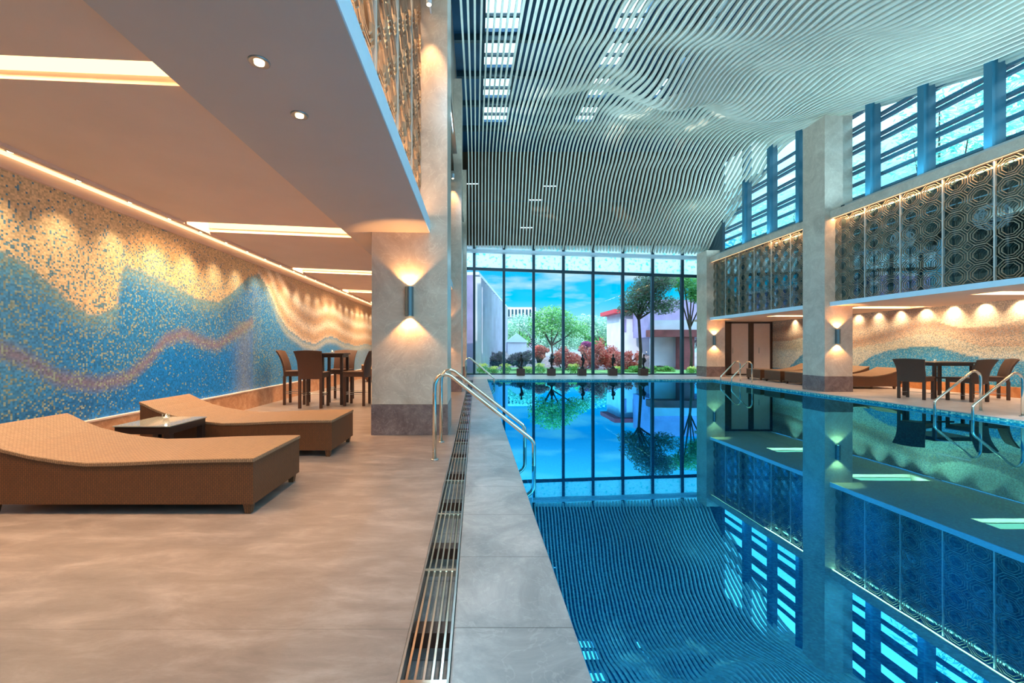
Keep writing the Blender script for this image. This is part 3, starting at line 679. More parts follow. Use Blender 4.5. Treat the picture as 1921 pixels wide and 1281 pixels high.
nS = 78
for i in range(nS):
    X = -.30+.1378*i; X = min(X, 10.32)
    pts = [Vector(p)-Vector((5, 10, 9)) for p in slat_path(X)]
    vs = []; hw, th = .022, .115
    for k, p in enumerate(pts):
        d = (pts[min(k+1, len(pts)-1)]-pts[max(k-1, 0)]).normalized(); n = Vector((0, -d.z, d.y)).normalized()
        if n.z < 0 and abs(n.z) > .02: n = -n
        if abs(n.z) <= .3 and n.y < 0: n = -n
        vs += [p+Vector((-hw, 0, 0)), p+Vector((hw, 0, 0)), p+Vector((hw, 0, 0))+n*th, p+Vector((-hw, 0, 0))+n*th]
    fs = []
    for k in range(len(pts)-1):
        for j in range(4): fs.append((k*4+j, k*4+(j+1) % 4, (k+1)*4+(j+1) % 4, (k+1)*4+j))
    fs += [(3, 2, 1, 0), tuple((len(pts)-1)*4+j for j in range(4))]
    b = MB(); b.add(vs, fs); b.build('slat', M['slat'], canopy, False)
tag(canopy, 'undulating ceiling canopy of long pale slats over the pool', 'ceiling canopy')
# unseen cool strips added to brighten the slats from below
for x, z, rot, e, y0, y1, lab in ((9.74, 4.90, R(180-26), 150, 3.2, 11.2, 'long cool uplight trough on the right beam, nearer the camera than the column'),
        (9.74, 4.90, R(180-26), 75, 12.8, 17.2, 'cool uplight trough on the right beam beyond the column'),
        (-.55, 6.2, R(180+24), 16, 3.0, 5.2, 'cool uplight trough on the left gallery top nearest the camera'),
        (-.55, 6.2, R(180+24), 32, 7.4, 11.0, 'cool uplight trough on the left gallery top between the first two columns'),
        (-.55, 6.2, R(180+24), 38, 13.0, 17.0, 'cool uplight trough on the left gallery top beyond the second column')):
    c = empty('uplight_trough', (x, (y0+y1)/2, z)); h = (y1-y0)/2; b = MB(); b.box(-.06, .06, -h, h, 0, .02); b.box(-.06, -.045, -h, h, .02, .07); b.box(.045, .06, -h, h, .02, .07)
    b.build('trough', M['metal2'], c)
    light('AREA', 'glow', (0, 0, .06), e, (.46, .84, 1), c, rot=(0, rot, 0), shape='RECTANGLE', size=.08, size_y=2*h-.3); tag(c, lab, 'light')
for k, y in enumerate((3.2, 8.8, 14.6)):  # unseen cool fill lamps added to light the right columns and fascia
    c = empty('hall_floodlight', (-.52, y, 5.95)); b = MB(); b.box(-.09, .02, -.55, .55, -.09, .09); b.build('housing', M['metal2'], c, bevel=.01)
    light('AREA', 'glow', (.03, 0, 0), 230, (.42, .80, 1), c, rot=(0, R(-72), 0), shape='RECTANGLE', size=.14, size_y=1.0)
    tag(c, 'cool wide floodlight high on the left gallery, %s from the camera' % ORD[k], 'light', 'hall floodlights')
# ------------------------------------------------------------------ garden glass wall (window_1)
zt = lambda x: 4.72-(x+.3)*.034   # transom slopes very slightly
win = empty('window_1', (4.5, GW, 0))
mx = [-.08+1.3225*i for i in range(8)]
for x in mx:
    b = MB(); b.box(x-4.5-.055, x-4.5+.055, -.07, .09, 0, 5.75); b.build('mullion', M['mull'], win)
b = MB(); xa, xb = -.75, 10.0
b.hexa([(xa-4.5,-.05,zt(xa)-.06),(xb-4.5,-.05,zt(xb)-.06),(xb-4.5,.07,zt(xb)-.06),(xa-4.5,.07,zt(xa)-.06),(xa-4.5,-.05,zt(xa)+.06),(xb-4.5,-.05,zt(xb)+.06),(xb-4.5,.07,zt(xb)+.06),(xa-4.5,.07,zt(xa)+.06)])
b.build('transom', M['mull'], win)
b = MB(); b.box(xa-4.5, xb-4.5, -.05, .07, 0, .05); b.build('sill', M['mull'], win)
ed = [xa]+mx+[xb]
for a, c_ in zip(ed, ed[1:]):
    b = MB(); b.box(a-4.5, c_-4.5, 0, .012, .05, 4.6); b.build('pane', M['glass'], win)
    b = MB(); z0 = zt(a); z1 = zt(c_)
    b.hexa([(a-4.5,0,z0),(c_-4.5,0,z1),(c_-4.5,.012,z1),(a-4.5,.012,z0),(a-4.5,0,5.75),(c_-4.5,0,5.75),(c_-4.5,.012,5.75),(a-4.5,.012,5.75)]); b.build('frosted_pane', M['frost'], win)
struct(win, 'tall dark framed glass wall looking onto the garden', 'window')
b = MB(); b.hexa([(-.4,18.6,5.40),(10.3,18.6,5.06),(10.3,18.9,5.06),(-.4,18.9,5.40),(-.4,18.6,5.52),(10.3,18.6,5.18),(10.3,18.9,5.18),(-.4,18.9,5.52)])
struct(b.build('trim_7', M['white']), 'pale rail where the slats end above the garden glass', 'trim')
# ------------------------------------------------------------------ clerestory (window_2)
win = empty('window_2', (9.95, 10, 4.9))
my = [15.8, 14.45, 13.15, 10.78, 9.5, 8.25, 7.0, 5.7]
for y in my:
    b = MB(); b.box(-.05, .22, y-10-.07, y-10+.07, 0, 3.75); b.build('mullion', M['louvre'], win)
for z in (5.10, 5.24, 5.62, 5.94, 6.08, 6.50, 6.64, 7.0, 7.14, 7.5):
    b = MB(); b.box(.30, .42, -7, 8.9, z-4.9-.03, z-4.9+.03); b.build('louvre', M['louvre'], win)
b = MB(); b.box(0, .012, -7, 8.9, 0, 3.7); b.build('pane', M['glass'], win)
struct(win, 'high clerestory window with dark blue mullions and horizontal louvres', 'window')

# ================================================================== drain
dr = empty('drain_grate', (-.19, 8, 0))
for x0, x1 in ((-.093, -.083), (.083, .093)):
    b = MB(); b.box(x0, x1, -10.4, 7.9, -.05, .004); b.build('frame_rail', M['metal2'], dr)
for x in (-.062, -.031, 0, .031, .062):
    b = MB(); b.box(x-.0045, x+.0045, -10.4, 7.9, -.03, 0); b.build('bar', M['metal'], dr)
for k in range(22):
    y = .75+.775*k-8
    b = MB(); b.box(-.083, .083, y-.012, y+.012, -.028, .003); b.build('crossbar', M['metal'], dr)
    b = MB(); b.box(-.09, .09, y+.32, y+.40, -.10, -.035); b.build('support', M['basebrown'], dr)
tag(dr, 'long steel bar drain grate running beside the pool coping', 'drain')

# ================================================================== loungers
prof = [(0, .408), (.25, .405), (.6, .396), (.95, .380), (1.2, .375), (1.4, .395), (1.6, .428), (1.8, .476), (1.95, .535), (2.1, .61)]
def make_lounger():
    c = empty('sun_lounger', (0, 0, 0)); P = []
    for i in range(len(prof)-1):
        for k in range(3):
            t = k/3; P.append((prof[i][0]+(prof[i+1][0]-prof[i][0])*t, prof[i][1]+(prof[i+1][1]-prof[i][1])*t))
    P.append(prof[-1]); n = len(P); W2 = .4
    def zb(x): return .075 if x < 1.95 else .075+.10*(x-1.95)/.15
    b = MB(); vs = []
    for x, z in P:
        for y in (-W2, W2): vs += [(x, y, z-.03), (x, y, zb(x))]
    fs = []
    for i in range(n-1):
        a, d = i*4, (i+1)*4
        fs += [(a, d, d+1, a+1), (a+2, a+3, d+3, d+2), (a, a+2, d+2, d), (a+1, d+1, d+3, a+3)]
    fs += [(0, 1, 3, 2), ((n-1)*4, (n-1)*4+2, (n-1)*4+3, (n-1)*4+1)]
    b.add(vs, fs); b.build('woven_base', M['wickdark'], c)
    b = MB(); vs = []; e = .008
    for x, z in P:
        xx = -e if x == 0 else (x+e if x == 2.1 else x)
        for y in (-W2-e, W2+e): vs += [(xx, y, z), (xx, y, z-.03)]
    b.add(vs, fs); b.build('woven_top', M['wick'], c, bevel=.006)
    for x in (.05, 1.9):
        for y in (-.36, .36):
            zt_ = .12
            b = MB(); b.hexa([(x-.02,y-.02,0),(x+.02,y-.02,0),(x+.02,y+.02,0),(x-.02,y+.02,0),(x-.035,y-.035,zt_),(x+.035,y-.035,zt_),(x+.035,y+.035,zt_),(x-.035,y+.035,zt_)]); b.build('leg', M['wickdark'], c)
    return c
lg = make_lounger()
spots = [(-1.60, 3.46, 1, 'tan wicker sun lounger nearest the camera on the left floor'),
         (-1.58, 5.07, 1, 'tan wicker sun lounger behind the glass side table, its raised end near the left wall'),
         (-1.9, 15.3, 1, 'wicker lounger far down the left lounge, seen past the bar stools'),
         (-1.9, 17.2, 1, 'farthest wicker lounger in the left lounge'),
         (10.25, 12.75, 0, 'brown wicker lounger just right of the right column, head raised toward the plinth'),
         (10.35, 13.9, 0, 'wicker lounger half hidden behind the right column'),
         (10.38, 14.95, 0, 'wicker lounger left of the right column, second from it'),
         (10.40, 16.0, 0, 'wicker lounger in front of the pale doors')]
for i, (x, y, flip, lab) in enumerate(spots):
    o = lg if i == 0 else copy_tree(lg)
    o.location = (x, y, 0)
    o.rotation_euler = (0, 0, pi if flip else 0)
    tag(o, lab, 'sun lounger', 'wicker sun loungers')
# ================================================================== side table
c = empty('side_table', (-3.195, 4.35, 0))
b = MB(); b.box(-.265, .265, -.27, .27, .37, .44); b.build('apron', M['blackwood'], c, bevel=.004)
b = MB(); b.box(-.275, .275, -.28, .28, .44, .452); b.build('glass_top', M['tableglass'], c, bevel=.002)
for sx in (-1, 1):
    for sy in (-1, 1):
        b = MB(); b.box(sx*.235-.028, sx*.235+.028, sy*.24-.028, sy*.24+.028, 0, .37); b.build('leg', M['blackwood'], c)
tag(c, 'low dark side table with glass top between the two near loungers', 'table')
def candle(x, y, z, label):
    c = empty('candle_glass', (x, y, z)); b = MB()
    b.lathe([(.028, 0), (.034, .01), (.034, .065), (.031, .065), (.030, .012), (.0, .010)], n=18); b.build('glass', M['glass'], c, True)
    b = MB(); b.lathe([(.024, .012), (.024, .032), (.0, .034)], n=14); b.build('wax', M['door'], c, True)
    b = MB(); b.lathe([(.001, .034), (.006, .042), (.003, .052), (.0, .058)], n=8); b.build('flame', M['candle'], c, True)
    light('POINT', 'candle_glow', (0, 0, .06), .6, (1, .6, .3), c, shadow_soft_size=.01)
    tag(c, label, 'candle', 'small candle glasses')
candle(-3.2, 4.40, .452, 'small glass candle holder on the low glass side table')
# ================================================================== chairs and tables
def make_chair(name, sh, bh, w=.50, d=.46, mat=M['chair']):
    c = empty(name, (0, 0, 0)); hw, hd = w/2, d/2
    b = MB(); b.box(-hw+.01, hw-.01, -hd+.02, hd, sh-.035, sh); b.build('seat', mat, c, bevel=.008)
    b = MB(); b.box(-hw+.02, hw-.02, -hd+.03, hd-.01, sh-.11, sh-.035); b.build('seat_frame', mat, c)
    nu, nv = 10, 10; vs = []
    z0 = sh-.13
    for side in (0, 1):
        for j in range(nv+1):
            v = j/nv; z = z0+(bh-z0)*v; ww = (hw-.01)+.035*max(0, (v-.55)/.45)**1.6
            lean = -.15*v**2.2
            for i in range(nu+1):
                u = -1+2*i/nu
                vs.append((u*ww, -hd+.02+lean-.035*(1-u*u)+side*.035, z+.018*(1-u*u)*v**4))
    n1 = (nu+1)*(nv+1); fs = []
    for j in range(nv):
        for i in range(nu):
            a = j*(nu+1)+i; fs += [(a, a+1, a+nu+2, a+nu+1), (n1+a, n1+a+nu+1, n1+a+nu+2, n1+a+1)]
    for i in range(nu):
        fs += [(i, n1+i, n1+i+1, i+1)]; a = nv*(nu+1)+i; fs += [(a, a+1, n1+a+1, n1+a)]
    for j in range(nv):
        a = j*(nu+1); fs += [(a, a+nu+1, n1+a+nu+1, n1+a)]; a += nu; fs += [(a, n1+a, n1+a+nu+1, a+nu+1)]
    b = MB(); b.add(vs, fs); b.build('backrest', mat, c, False, bevel=.004)
    for sx in (-1, 1):
        for y0 in (-hd+.03, hd-.035):
            b = MB(); x = sx*(hw-.04); b.box(x-.025, x+.025, y0-.025, y0+.025, 0, sh-.10); b.build('leg', M['blackwood'] if False else mat, c, bevel=.003)
    fr = MB()
    for z in ((.24, .275) if sh > .6 else (.14,)):
        for sx in (-1, 1): fr.tube([(sx*(hw-.04), -hd+.05, z), (sx*(hw-.04), hd-.05, z)], .006, 6)
        fr.tube([(-hw+.05, hd-.035, z), (hw-.05, hd-.035, z)], .006, 6)
    fr.build('foot_rail', M['metal2'], c)
    return c
st = make_chair('bar_stool', .71, 1.13)
for i, (x, y, rz, lab) in enumerate(((-3.27, 8.62, 0, 'tall woven bar stool with its back to the camera'),
        (-3.84, 9.16, R(-82), 'tall woven bar stool on the mural side of the high table'),
        (-3.12, 9.85, R(178), 'tall woven bar stool behind the high table facing the camera'),
        (-2.50, 8.98, R(88), 'tall woven bar stool nearest the marble column, seen edge on'))):
    o = st if i == 0 else copy_tree(st); o.location = (x, y, 0); o.rotation_euler = (0, 0, rz)
    tag(o, lab, 'bar stool', 'bar stools round the high table')
def make_table(name, x, y, w, h, label, d=None, leg=.055):
    d = d or w; c = empty(name, (x, y, 0)); b = MB(); b.box(-w/2, w/2, -d/2, d/2, h-.035, h); b.build('table_top', M['blackwood'], c, bevel=.004)
    b = MB(); b.box(-w/2+.03, w/2-.03, -d/2+.03, d/2-.03, h-.09, h-.035); b.build('apron', M['blackwood'], c)
    for sx in (-1, 1):
        for sy in (-1, 1):
            b = MB(); X, Y = sx*(w/2-.05), sy*(d/2-.05); b.box(X-leg/2, X+leg/2, Y-leg/2, Y+leg/2, 0, h-.09); b.build('leg', M['blackwood'], c)
    tag(c, label, 'table'); return c
make_table('bar_table', -3.02, 9.15, .50, 1.085, 'high square dark table among the bar stools')
candle(-3.08, 9.15, 1.085, 'small lit candle on the high bar table')
dc = make_chair('dining_chair', .53, .93, .52, .48)
for i, (x, y, rz, lab) in enumerate(((10.36, 10.05, R(-66), 'dark woven dining chair left of the table on the right deck'),
        (11.05, 9.60, R(10), 'dark woven dining chair in front of the table, behind the pool rail'),
        (12.05, 10.0, R(58), 'brown woven dining chair at the right end of the table on the right deck'))):
    o = dc if i == 0 else copy_tree(dc); o.location = (x, y, 0); o.rotation_euler = (0, 0, rz)
    tag(o, lab, 'chair', 'dining chairs on the right deck')
c = make_table('dining_table', 11.2, 10.36, .98, .86, 'square dark dining table on the right deck', .8)
b = MB(); b.box(-.4, .4, -.02, .02, .45, .49); b.build('stretcher', M['blackwood'], c)
candle(11.08, 10.3, .86, 'small lit candle on the right deck table')

# ================================================================== pool ladders
def rail_path(xd, xw, top, zb, y):
    s = 1 if xw > xd else -1
    P = [(xd, y, 0), (xd, y, top-.22)]
    for k in range(1, 9):
        t = k/8; a = pi/2*t*1.35; P.append((xd+s*.12*(1-cos(a)), y, top-.16+.145*sin(a)))
    P.append((xw-s*.03, y, zb+.02)); P.append((xw-s*.005, y, zb-.02)); P.append((xw, y, zb-.06)); P.append((xw, y, -.9))
    return P
def ladder(xd, xw, ys_, top, zb, label):
    s = 1 if xw > xd else -1
    c = empty('pool_ladder', (xd, sum(ys_)/2, 0)); off = Vector((xd, sum(ys_)/2, 0))
    for y in ys_:
        b = MB(); b.tube([Vector(p)-off for p in rail_path(xd, xw, top, zb, y)], .0215, 14); b.build('handrail', M['metal'], c, True)
        b = MB(); b.lathe([(.042, 0), (.042, .008), (.026, .014)], (0, y-off.y, 0), 16); b.build('flange', M['metal2'], c, True)
    for z in (-.3, -.55, -.8):
        b = MB(); b.box(xw-off.x-.04, xw-off.x+.04, min(ys_)-off.y, max(ys_)-off.y, z-.015, z+.015); b.build('tread', M['metal2'], c)
    tag(c, label, 'pool ladder', 'stainless pool ladders')
ladder(-.445, .62, (4.57, 5.42), .93, .20, 'stainless pool ladder nearest the camera, left of the drain')
ladder(-.36, .62, (14.3, 14.95), .86, .16, 'small distant stainless pool ladder at the left far end of the pool')
ladder(9.55, 8.68, (7.45, 8.07), .77, .19, 'stainless pool ladder at the right edge of the picture')
ladder(9.45, 8.75, (14.6, 15.25), .73, .17, 'stainless pool ladder in front of the pale doors')

# ================================================================== sconces
def sconce(x, y, z, label):
    c = empty('wall_sconce', (x, y, z)); b = MB(); n = 14; vs = []
    for zz in (-.2, .2):
        vs += [(.055*cos(pi+pi*k/n), -.03+.055*sin(pi+pi*k/n), zz) for k in range(n+1)]+[(.055, 0, zz), (-.055, 0, zz)]
    m_ = n+3; fs = [(i, (i+1) % m_, m_+(i+1) % m_, m_+i) for i in range(m_)]
    b.add(vs, fs); b.build('shade', M['sconce'], c, False)
    b = MB(); b.box(-.03, .03, -.05, -.01, -.19, .19); b.build('lamp_core', M['brass'], c)
    for s in (1, -1):
        b = MB(); b.lathe([(.022, s*.19-.003), (.022, s*.19+.003)], (0, -.04, 0), 12); b.build('lens', M['lampglow'], c)
        light('SPOT', 'beam', (0, -.055, s*.205), 42, (1, .50, .17), c, rot=((R(180) if s > 0 else 0)+R(-12 if s > 0 else 12), 0, 0), spot_size=R(105), spot_blend=.35, shadow_soft_size=.02)
    tag(c, label, 'wall lamp', 'up and down wall sconces')
sconce(-.91, 5.844, 1.83, 'grey cylinder wall sconce on the near left marble column')
sconce(-.91, 11.564, 1.62, 'wall sconce on the second left column, only its glow in view')
sconce(9.79, 11.564, 1.50, 'grey wall sconce on the tall right column')
sconce(9.77, 17.494, 1.50, 'small wall sconce on the corner column beside the doors')

# ================================================================== figures by the glass
def statue(x, i):
    c = empty('plinth_block', (x, 18.45, 0)); b = MB(); b.box(-.17, .17, -.14, .14, 0, .30); b.build('block', M['basebrown'], c, bevel=.006)
    tag(c, 'low dark brown block under a small sculpture, %s from the left along the garden glass' % 'first second third fourth fifth'.split()[i], 'plinth', 'plinth blocks by the garden glass')
    s = empty('sculpture', (x+.02, 18.45, .30)); b = MB()
    r = random.Random(i)
    k = r.uniform(-.03, .03)
    b.lathe([(.09, 0), (.10, .03), (.05, .06), (.035, .12)], n=12)
    b.tube([(0, 0, .10), (k, 0, .2), (.02+k, 0, .32), (.0, 0, .42), (.01, 0, .50)], [.03, .045, .06, .075, .03], 10)
    b.tube([(.01, 0, .50), (.012, 0, .55), (.012, 0, .60), (.01, 0, .63)], [.025, .042, .04, .012], 10)
    b.tube([(.07, 0, .44), (.10, 0, .33), (.04, -.04, .26)], [.022, .02, .015], 8)
    b.build('figure', M['bronze'], s, True)
    tag(s, 'small dark bronze figure sculpture on a block, %s from the left along the garden glass' % 'first second third fourth fifth'.split()[i], 'sculpture', 'bronze figures by the garden glass')
for i in range(5): statue(1.93+1.325*i, i)

# ================================================================== garden
b = MB(); b.box(-20, 60, GW+.3, 140, -.5, -.12); b.box(13.3, 60, -30, GW+.3, -.5, -.12); struct(b.build('ground', M['rockground']), 'rocky garden ground beyond the glass', 'ground')
b = MB(); b.box(-2, 12, GW+.3, 24, -.12, -.06); b.box(2, 6.5, 24, 34, -.12, -.04); struct(b.build('lawn', M['lawn']), 'green lawn beyond the glass', 'lawn')
def leaves(blobs, n, size, rnd, off=(0, 0, 0)):
    b = MB(); off = Vector(off); tot = sum(q[3]*q[4]*q[5] for q in blobs)
    for q in blobs:
        m_ = int(n*q[3]*q[4]*q[5]/tot)
        for _ in range(m_):
            d = Vector((rnd.gauss(0, 1), rnd.gauss(0, 1), rnd.gauss(0, 1))).normalized()*(rnd.random()**.45)
            p = Vector((q[0]+d.x*q[3], q[1]+d.y*q[4], q[2]+d.z*q[5]))-off
            u = Vector((rnd.gauss(0, 1), rnd.gauss(0, 1), rnd.gauss(0, 1))).normalized(); v = u.orthogonal().normalized()
            s = size*rnd.uniform(.6, 1.3)
            b.add([p-u*s, p-v*s*.45, p+u*s, p+v*s*.45], [(0, 1, 2, 3)])
    return b
def plant(name, x, y, blobs, n, size, mat, label, cat, trunk=0, group=None, z=-.12, seed=0):
    rnd = random.Random(seed+int(x*13+y*7)); c = empty(name, (x, y, z))
    leaves([(x+q[0], y+q[1], z+q[2], q[3], q[4], q[5]) for q in blobs], n, size, rnd, (x, y, z)).build('foliage', mat, c)
    if trunk:
        b = MB(); top = max(blobs, key=lambda q: q[2])
        b.tube([(0, 0, 0), (.05, 0, trunk*.4), (-.05, .03, trunk), (top[0]*.5, 0, top[2])], [.02*trunk+.04, .015*trunk+.035, .012*trunk+.03, .02], 8)
        for q in blobs: b.tube([(-.05, .03, trunk*.9), (q[0]*.6, q[1]*.6, (trunk+q[2])/2), (q[0], q[1], q[2])], [.05, .035, .015], 6)
        b.build('trunk', M['stem'], c, True)
    tag(c, label, cat, group); return c
def gx(px, Y): return (px-893)*Y/800
def gz(py, Y): return 1.2-(py-652)*Y/800+.12
# green tree, centre
Y = 27
plant('garden_tree', gx(1036, Y), Y, [(-.6, 0, gz(615, Y), 1.0, .9, .7), (.6, .2, gz(606, Y), 1.1, .9, .9), (.0, 0, gz(590, Y), 1.0, .9, .6), (1.5, 0, gz(618, Y), .9, .8, .6), (-1.0, 0, gz(598, Y), .6, .6, .5)], 3800, .085, M['lf_green'], 'bright green leafy tree in the middle of the garden', 'tree', 1.6)
Y = 38
plant('garden_tree', gx(1130, Y), Y, [(-.6, 0, gz(612, Y), 1.3, 1, 1.0), (.9, 0, gz(622, Y), 1.2, 1, 1.0), (-1.6, 0, gz(600, Y), .8, .8, .6)], 2600, .11, M['lf_pale'], 'pale green tree behind the coral shrubs', 'tree', 1.6)
Y = 20.9
plant('garden_tree', gx(1200, Y), Y, [(0, 0, gz(562, Y), 1.0, .8, .75), (.6, 0, gz(535, Y), 1.0, .8, .7), (-.5, 0, gz(580, Y), .6, .6, .35), (1.2, 0, gz(572, Y), .8, .8, .5), (1.0, 0, gz(528, Y), .8, .7, .5)], 7000, .07, M['lf_pine'], 'dark spreading pine at the right of the garden', 'tree', 3.0)
Y = 22.9
plant('garden_tree', gx(1296, Y), Y, [(0, 0, gz(532, Y), 1.0, .8, .6), (-.8, 0, gz(525, Y), .8, .7, .4), (.7, 0, gz(552, Y), .8, .7, .6), (.2, 0, gz(556, Y), .6, .6, .35)], 6000, .065, M['lf_green'], 'green tree crown hanging above the lilac house', 'tree', 2.6)
Y = 45
plant('garden_tree', gx(975, Y), Y, [(0, 0, gz(605, Y), 1.5, 1, 1.0), (1.2, 0, gz(615, Y), 1.2, 1, 1.0), (-1, 0, gz(620, Y), 1.0, 1, .8)], 2000, .12, M['lf_pale'], 'pale distant tree beside the left building', 'tree', 1.4)
# distant tree line and rocky mound
rnd = random.Random(3)
for i in range(9):
    Y = 50+(i % 3)*4; px = 905+48*i
    plant('distant_tree', gx(px, Y), Y, [(0, 0, gz(628, Y), 2.0, 1, 1.5), (1.4, 0, gz(638, Y), 1.6, 1, 1.2), (-1.4, 0, gz(636, Y), 1.6, 1, 1.3)], 3000, .16, M[('lf_pale', 'lf_green', 'lf_dark')[i % 3]],
          'distant tree on the garden skyline, %s from the left' % 'first second third fourth fifth sixth seventh eighth ninth'.split()[i], 'tree', 1.2, 'distant trees on the skyline', seed=i)
b = MB(); nxm, nym = 40, 16
vs = [(-1+14*i/nxm, 26+14*j/nym, -.12+1.0*sin(pi*j/nym)*(.7+.3*sin(i*.9)+.2*sin(i*2.3+j))) for i in range(nxm+1) for j in range(nym+1)]
b.add(vs, [(i*(nym+1)+j, (i+1)*(nym+1)+j, (i+1)*(nym+1)+j+1, i*(nym+1)+j+1) for i in range(nxm) for j in range(nym)])
struct(b.build('mound', M['rockground'], smooth=True), 'low rocky mound in the middle of the garden', 'mound')
# shrubs
Y = 24
for i, (px, py, w, h, mt, nm, lab) in enumerate((
    (1072, 672, .75, .75, 'lf_red', 'red_shrub', 'coral red shrub below the green tree, left of the others'),
    (1110, 665, .8, .95, 'lf_red', 'red_shrub', 'coral red shrub in the middle of the flower bed'),
    (1145, 662, .85, 1.05, 'lf_red', 'red_shrub', 'tallest coral red shrub, right of the middle'),
    (1172, 675, .6, .75, 'lf_red', 'red_shrub', 'coral red shrub beside the white house'),
    (1012, 641, .5, .4, 'lf_red', 'red_shrub', 'small orange red shrub left of the green tree'),
    (930, 668, .95, .7, 'lf_dark', 'dark_shrub', 'dark purple shrub in front of the left building'),
    (975, 664, .9, .65, 'lf_dark', 'dark_shrub', 'dark purple shrub near the second mullion'),
    (1100, 627, .55, .3, 'lf_mag', 'magenta_shrub', 'small magenta shrub behind the coral shrubs'),
    (1050, 660, .6, .4, 'lf_dark', 'dark_shrub', 'dark purple shrub under the green tree'),
    (1200, 690, .7, .25, 'lf_low', 'low_shrub', 'low green shrub near the right figures'),
    (1240, 692, .6, .25, 'lf_low', 'low_shrub', 'low green shrub before the red timber porch'))):
    yy = Y+(i % 3)*.8-(2 if mt == 'lf_low' else 0)
    yy = 29 if mt == 'lf_mag' else yy
    zc_ = gz(py, yy)
    if mt == 'lf_red': w *= 1.3; h *= 1.25
    rq = random.Random(i*5); plant(nm, gx(px, yy), yy, [(0, 0, zc_*.7, w*.6, .5, h*.6)]+[(rq.uniform(-.8, .8)*w, rq.uniform(-.3, .3), zc_*.55+rq.uniform(-.3, .75)*h, w*rq.uniform(.18, .34), .3, h*rq.uniform(.2, .36)) for _ in range(9)], 3000, .075, M[mt], lab, 'shrub', .35, 'garden shrubs', seed=i)
for i, px in enumerate((905, 925, 948, 990, 1012, 1298, 1075, 1160)):
    yy = 20.6+(i % 2)*.5; zc_ = gz(685 + (i % 2)*5, yy)
    c = plant('yellow_flower_clump', gx(px, yy), yy, [(0, 0, zc_*.55, .3, .25, zc_*.5)], 260, .05, M['lf_low'], 'yellow flowering clump at the foot of the garden glass, %s from the left' % ['first', 'second', 'third', 'fourth', 'fifth', 'last', 'sixth', 'seventh'][i], 'flowers', 0, 'yellow flower clumps', seed=i)
    leaves([(0, -.05, zc_, .3, .2, .1)], 90, .05, random.Random(i)).build('petals', M['flower'], c)
# left building: long wall with fins
c = empty('building', (0, 21, -.12)); b = MB()
A = Vector((-.15, 21, 0)); B = Vector((2.6, 39, 0)); d = (B-A); nrm = Vector((-d.y, d.x, 0)).normalized()
p = [A, B, B+nrm*3, A+nrm*3]; b.hexa([Vector((q.x, q.y-21, 0)) for q in p]+[Vector((q.x, q.y-21, 4.9)) for q in p]); b.build('wall', M['bpurple'], c)
b = MB()
for k in range(16):
    q = A+d*((k/16)**1.2)-nrm*.12; b.box(q.x-.02, q.x+.28, q.y-21-.09, q.y-21+.09, 0, 4.8)
b.build('fins', M['bwhite'], c)
b = MB(); p = [A-nrm*.3, B-nrm*.3, B+nrm*3, A+nrm*3]; b.hexa([Vector((q.x, q.y-21, 4.9)) for q in p]+[Vector((q.x, q.y-21, 5.05)) for q in p]); b.build('roof', M['bwhite'], c)
tag(c, 'long white building with vertical fins at the left of the garden', 'building')
# far colonnade
Y = 60; c = empty('building', (gx(965, Y), Y, -.12)); b = MB(); b.box(-3, 3, 0, 3, 5.6, 7.0); b.box(-3, 3, .5, 3, 0, 5.6)
b.build('wall', M['bwhite'], c); b = MB()
for k in range(12): b.box(-2.9+.5*k, -2.65+.5*k, -.05, .3, 5.7, 6.7)
b.build('window_row', M['mull'], c); tag(c, 'far pale building with a dark window row behind the trees', 'building')
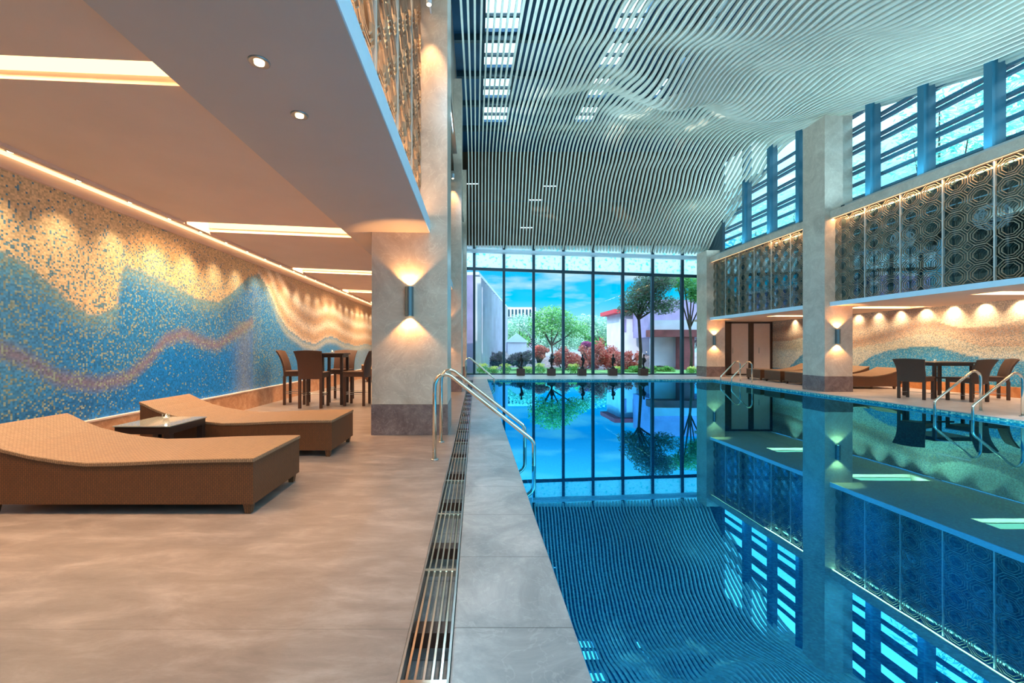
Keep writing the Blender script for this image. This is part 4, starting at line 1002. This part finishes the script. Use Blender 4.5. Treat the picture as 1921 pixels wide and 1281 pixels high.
# little gabled house
Y = 33; c = empty('garden_house', (gx(970, Y), Y, -.12)); b = MB(); b.box(-.75, .75, 0, 1, 0, gz(642, Y)); b.build('wall', M['bwhite'], c)
h0, h1 = gz(642, Y), gz(625, Y)
b = MB(); b.add([(-.9,-.1,h0),(.9,-.1,h0),(0,-.1,h1),(-.9,1.1,h0),(.9,1.1,h0),(0,1.1,h1)], [(0,1,2),(3,5,4),(0,2,5,3),(1,4,5,2),(0,3,4,1)]); b.build('roof', M['white'], c)
tag(c, 'small white gabled garden house beside the second mullion', 'garden house')
# white house with red eave
Y = 30; c = empty('white_house', (gx(1188, Y), Y, -.12)); b = MB(); hh = gz(588, Y); b.box(-.95, 1.3, 0, 3, 0, hh); b.build('wall', M['bwhite'], c)
b = MB(); b.box(-1.45, 1.0, -.4, 3, hh, hh+.28); b.build('roof', M['redroof'], c)
b = MB()
for k in range(3): b.box(-.8+.75*k, -.5+.75*k, -.03, .02, hh-1.3, hh-.4)
b.build('window', M['bpurple'], c); tag(c, 'white house with a red eave behind the coral shrubs', 'house')
# lilac house with red timber porch
Y = 26; c = empty('porch_house', (gx(1275, Y), Y, -.12)); w = gx(1340, Y)-gx(1228, Y)
b = MB(); b.box(-1.55, 3, .6, 3.5, gz(632, Y), gz(560, Y)); b.build('wall', M['bpurple'], c)
b = MB(); b.box(-1.55, 3, .3, .6, gz(620, Y), gz(600, Y)); b.build('balcony', M['bwhite'], c)
b = MB(); b.box(-1.5, .1, .6, .8, 0, gz(632, Y)); b.build('lower_wall', M['bwhite'], c)
b = MB(); b.box(-1.9, 3, -.5, .4, gz(632, Y), gz(619, Y)); b.build('lintel', M['redwood'], c)
b = MB(); b.box(-.1, .75, -.3, .3, 0, gz(632, Y)); b.build('porch_post', M['redwood'], c)
tag(c, 'lilac house with red timber porch at the right of the garden', 'house')
# trees beyond the clerestory
for i, (x, y, z, r) in enumerate(((19, 14.6, 11.6, 1.5), (20, 18.4, 11.6, 1.6), (19.5, 22.4, 10.6, 1.7), (20, 26.8, 10.2, 1.9), (21, 32, 10.6, 2.1))):
    plant('tall_tree', x, y, [(0, 0, z, r, r, r*.8), (0, r*.7, z-1, r*.8, r*.8, r*.7), (0, -r*.7, z-1.4, r*.8, r*.8, r*.7), (0, 0, z-2.4, r, r, r*.7)], 1300, .17, M['lf_cyan'],
          'bright tree outside the high right windows, %s from the camera' % ORD[i], 'tree', 4.5, 'trees outside the high windows', seed=i)
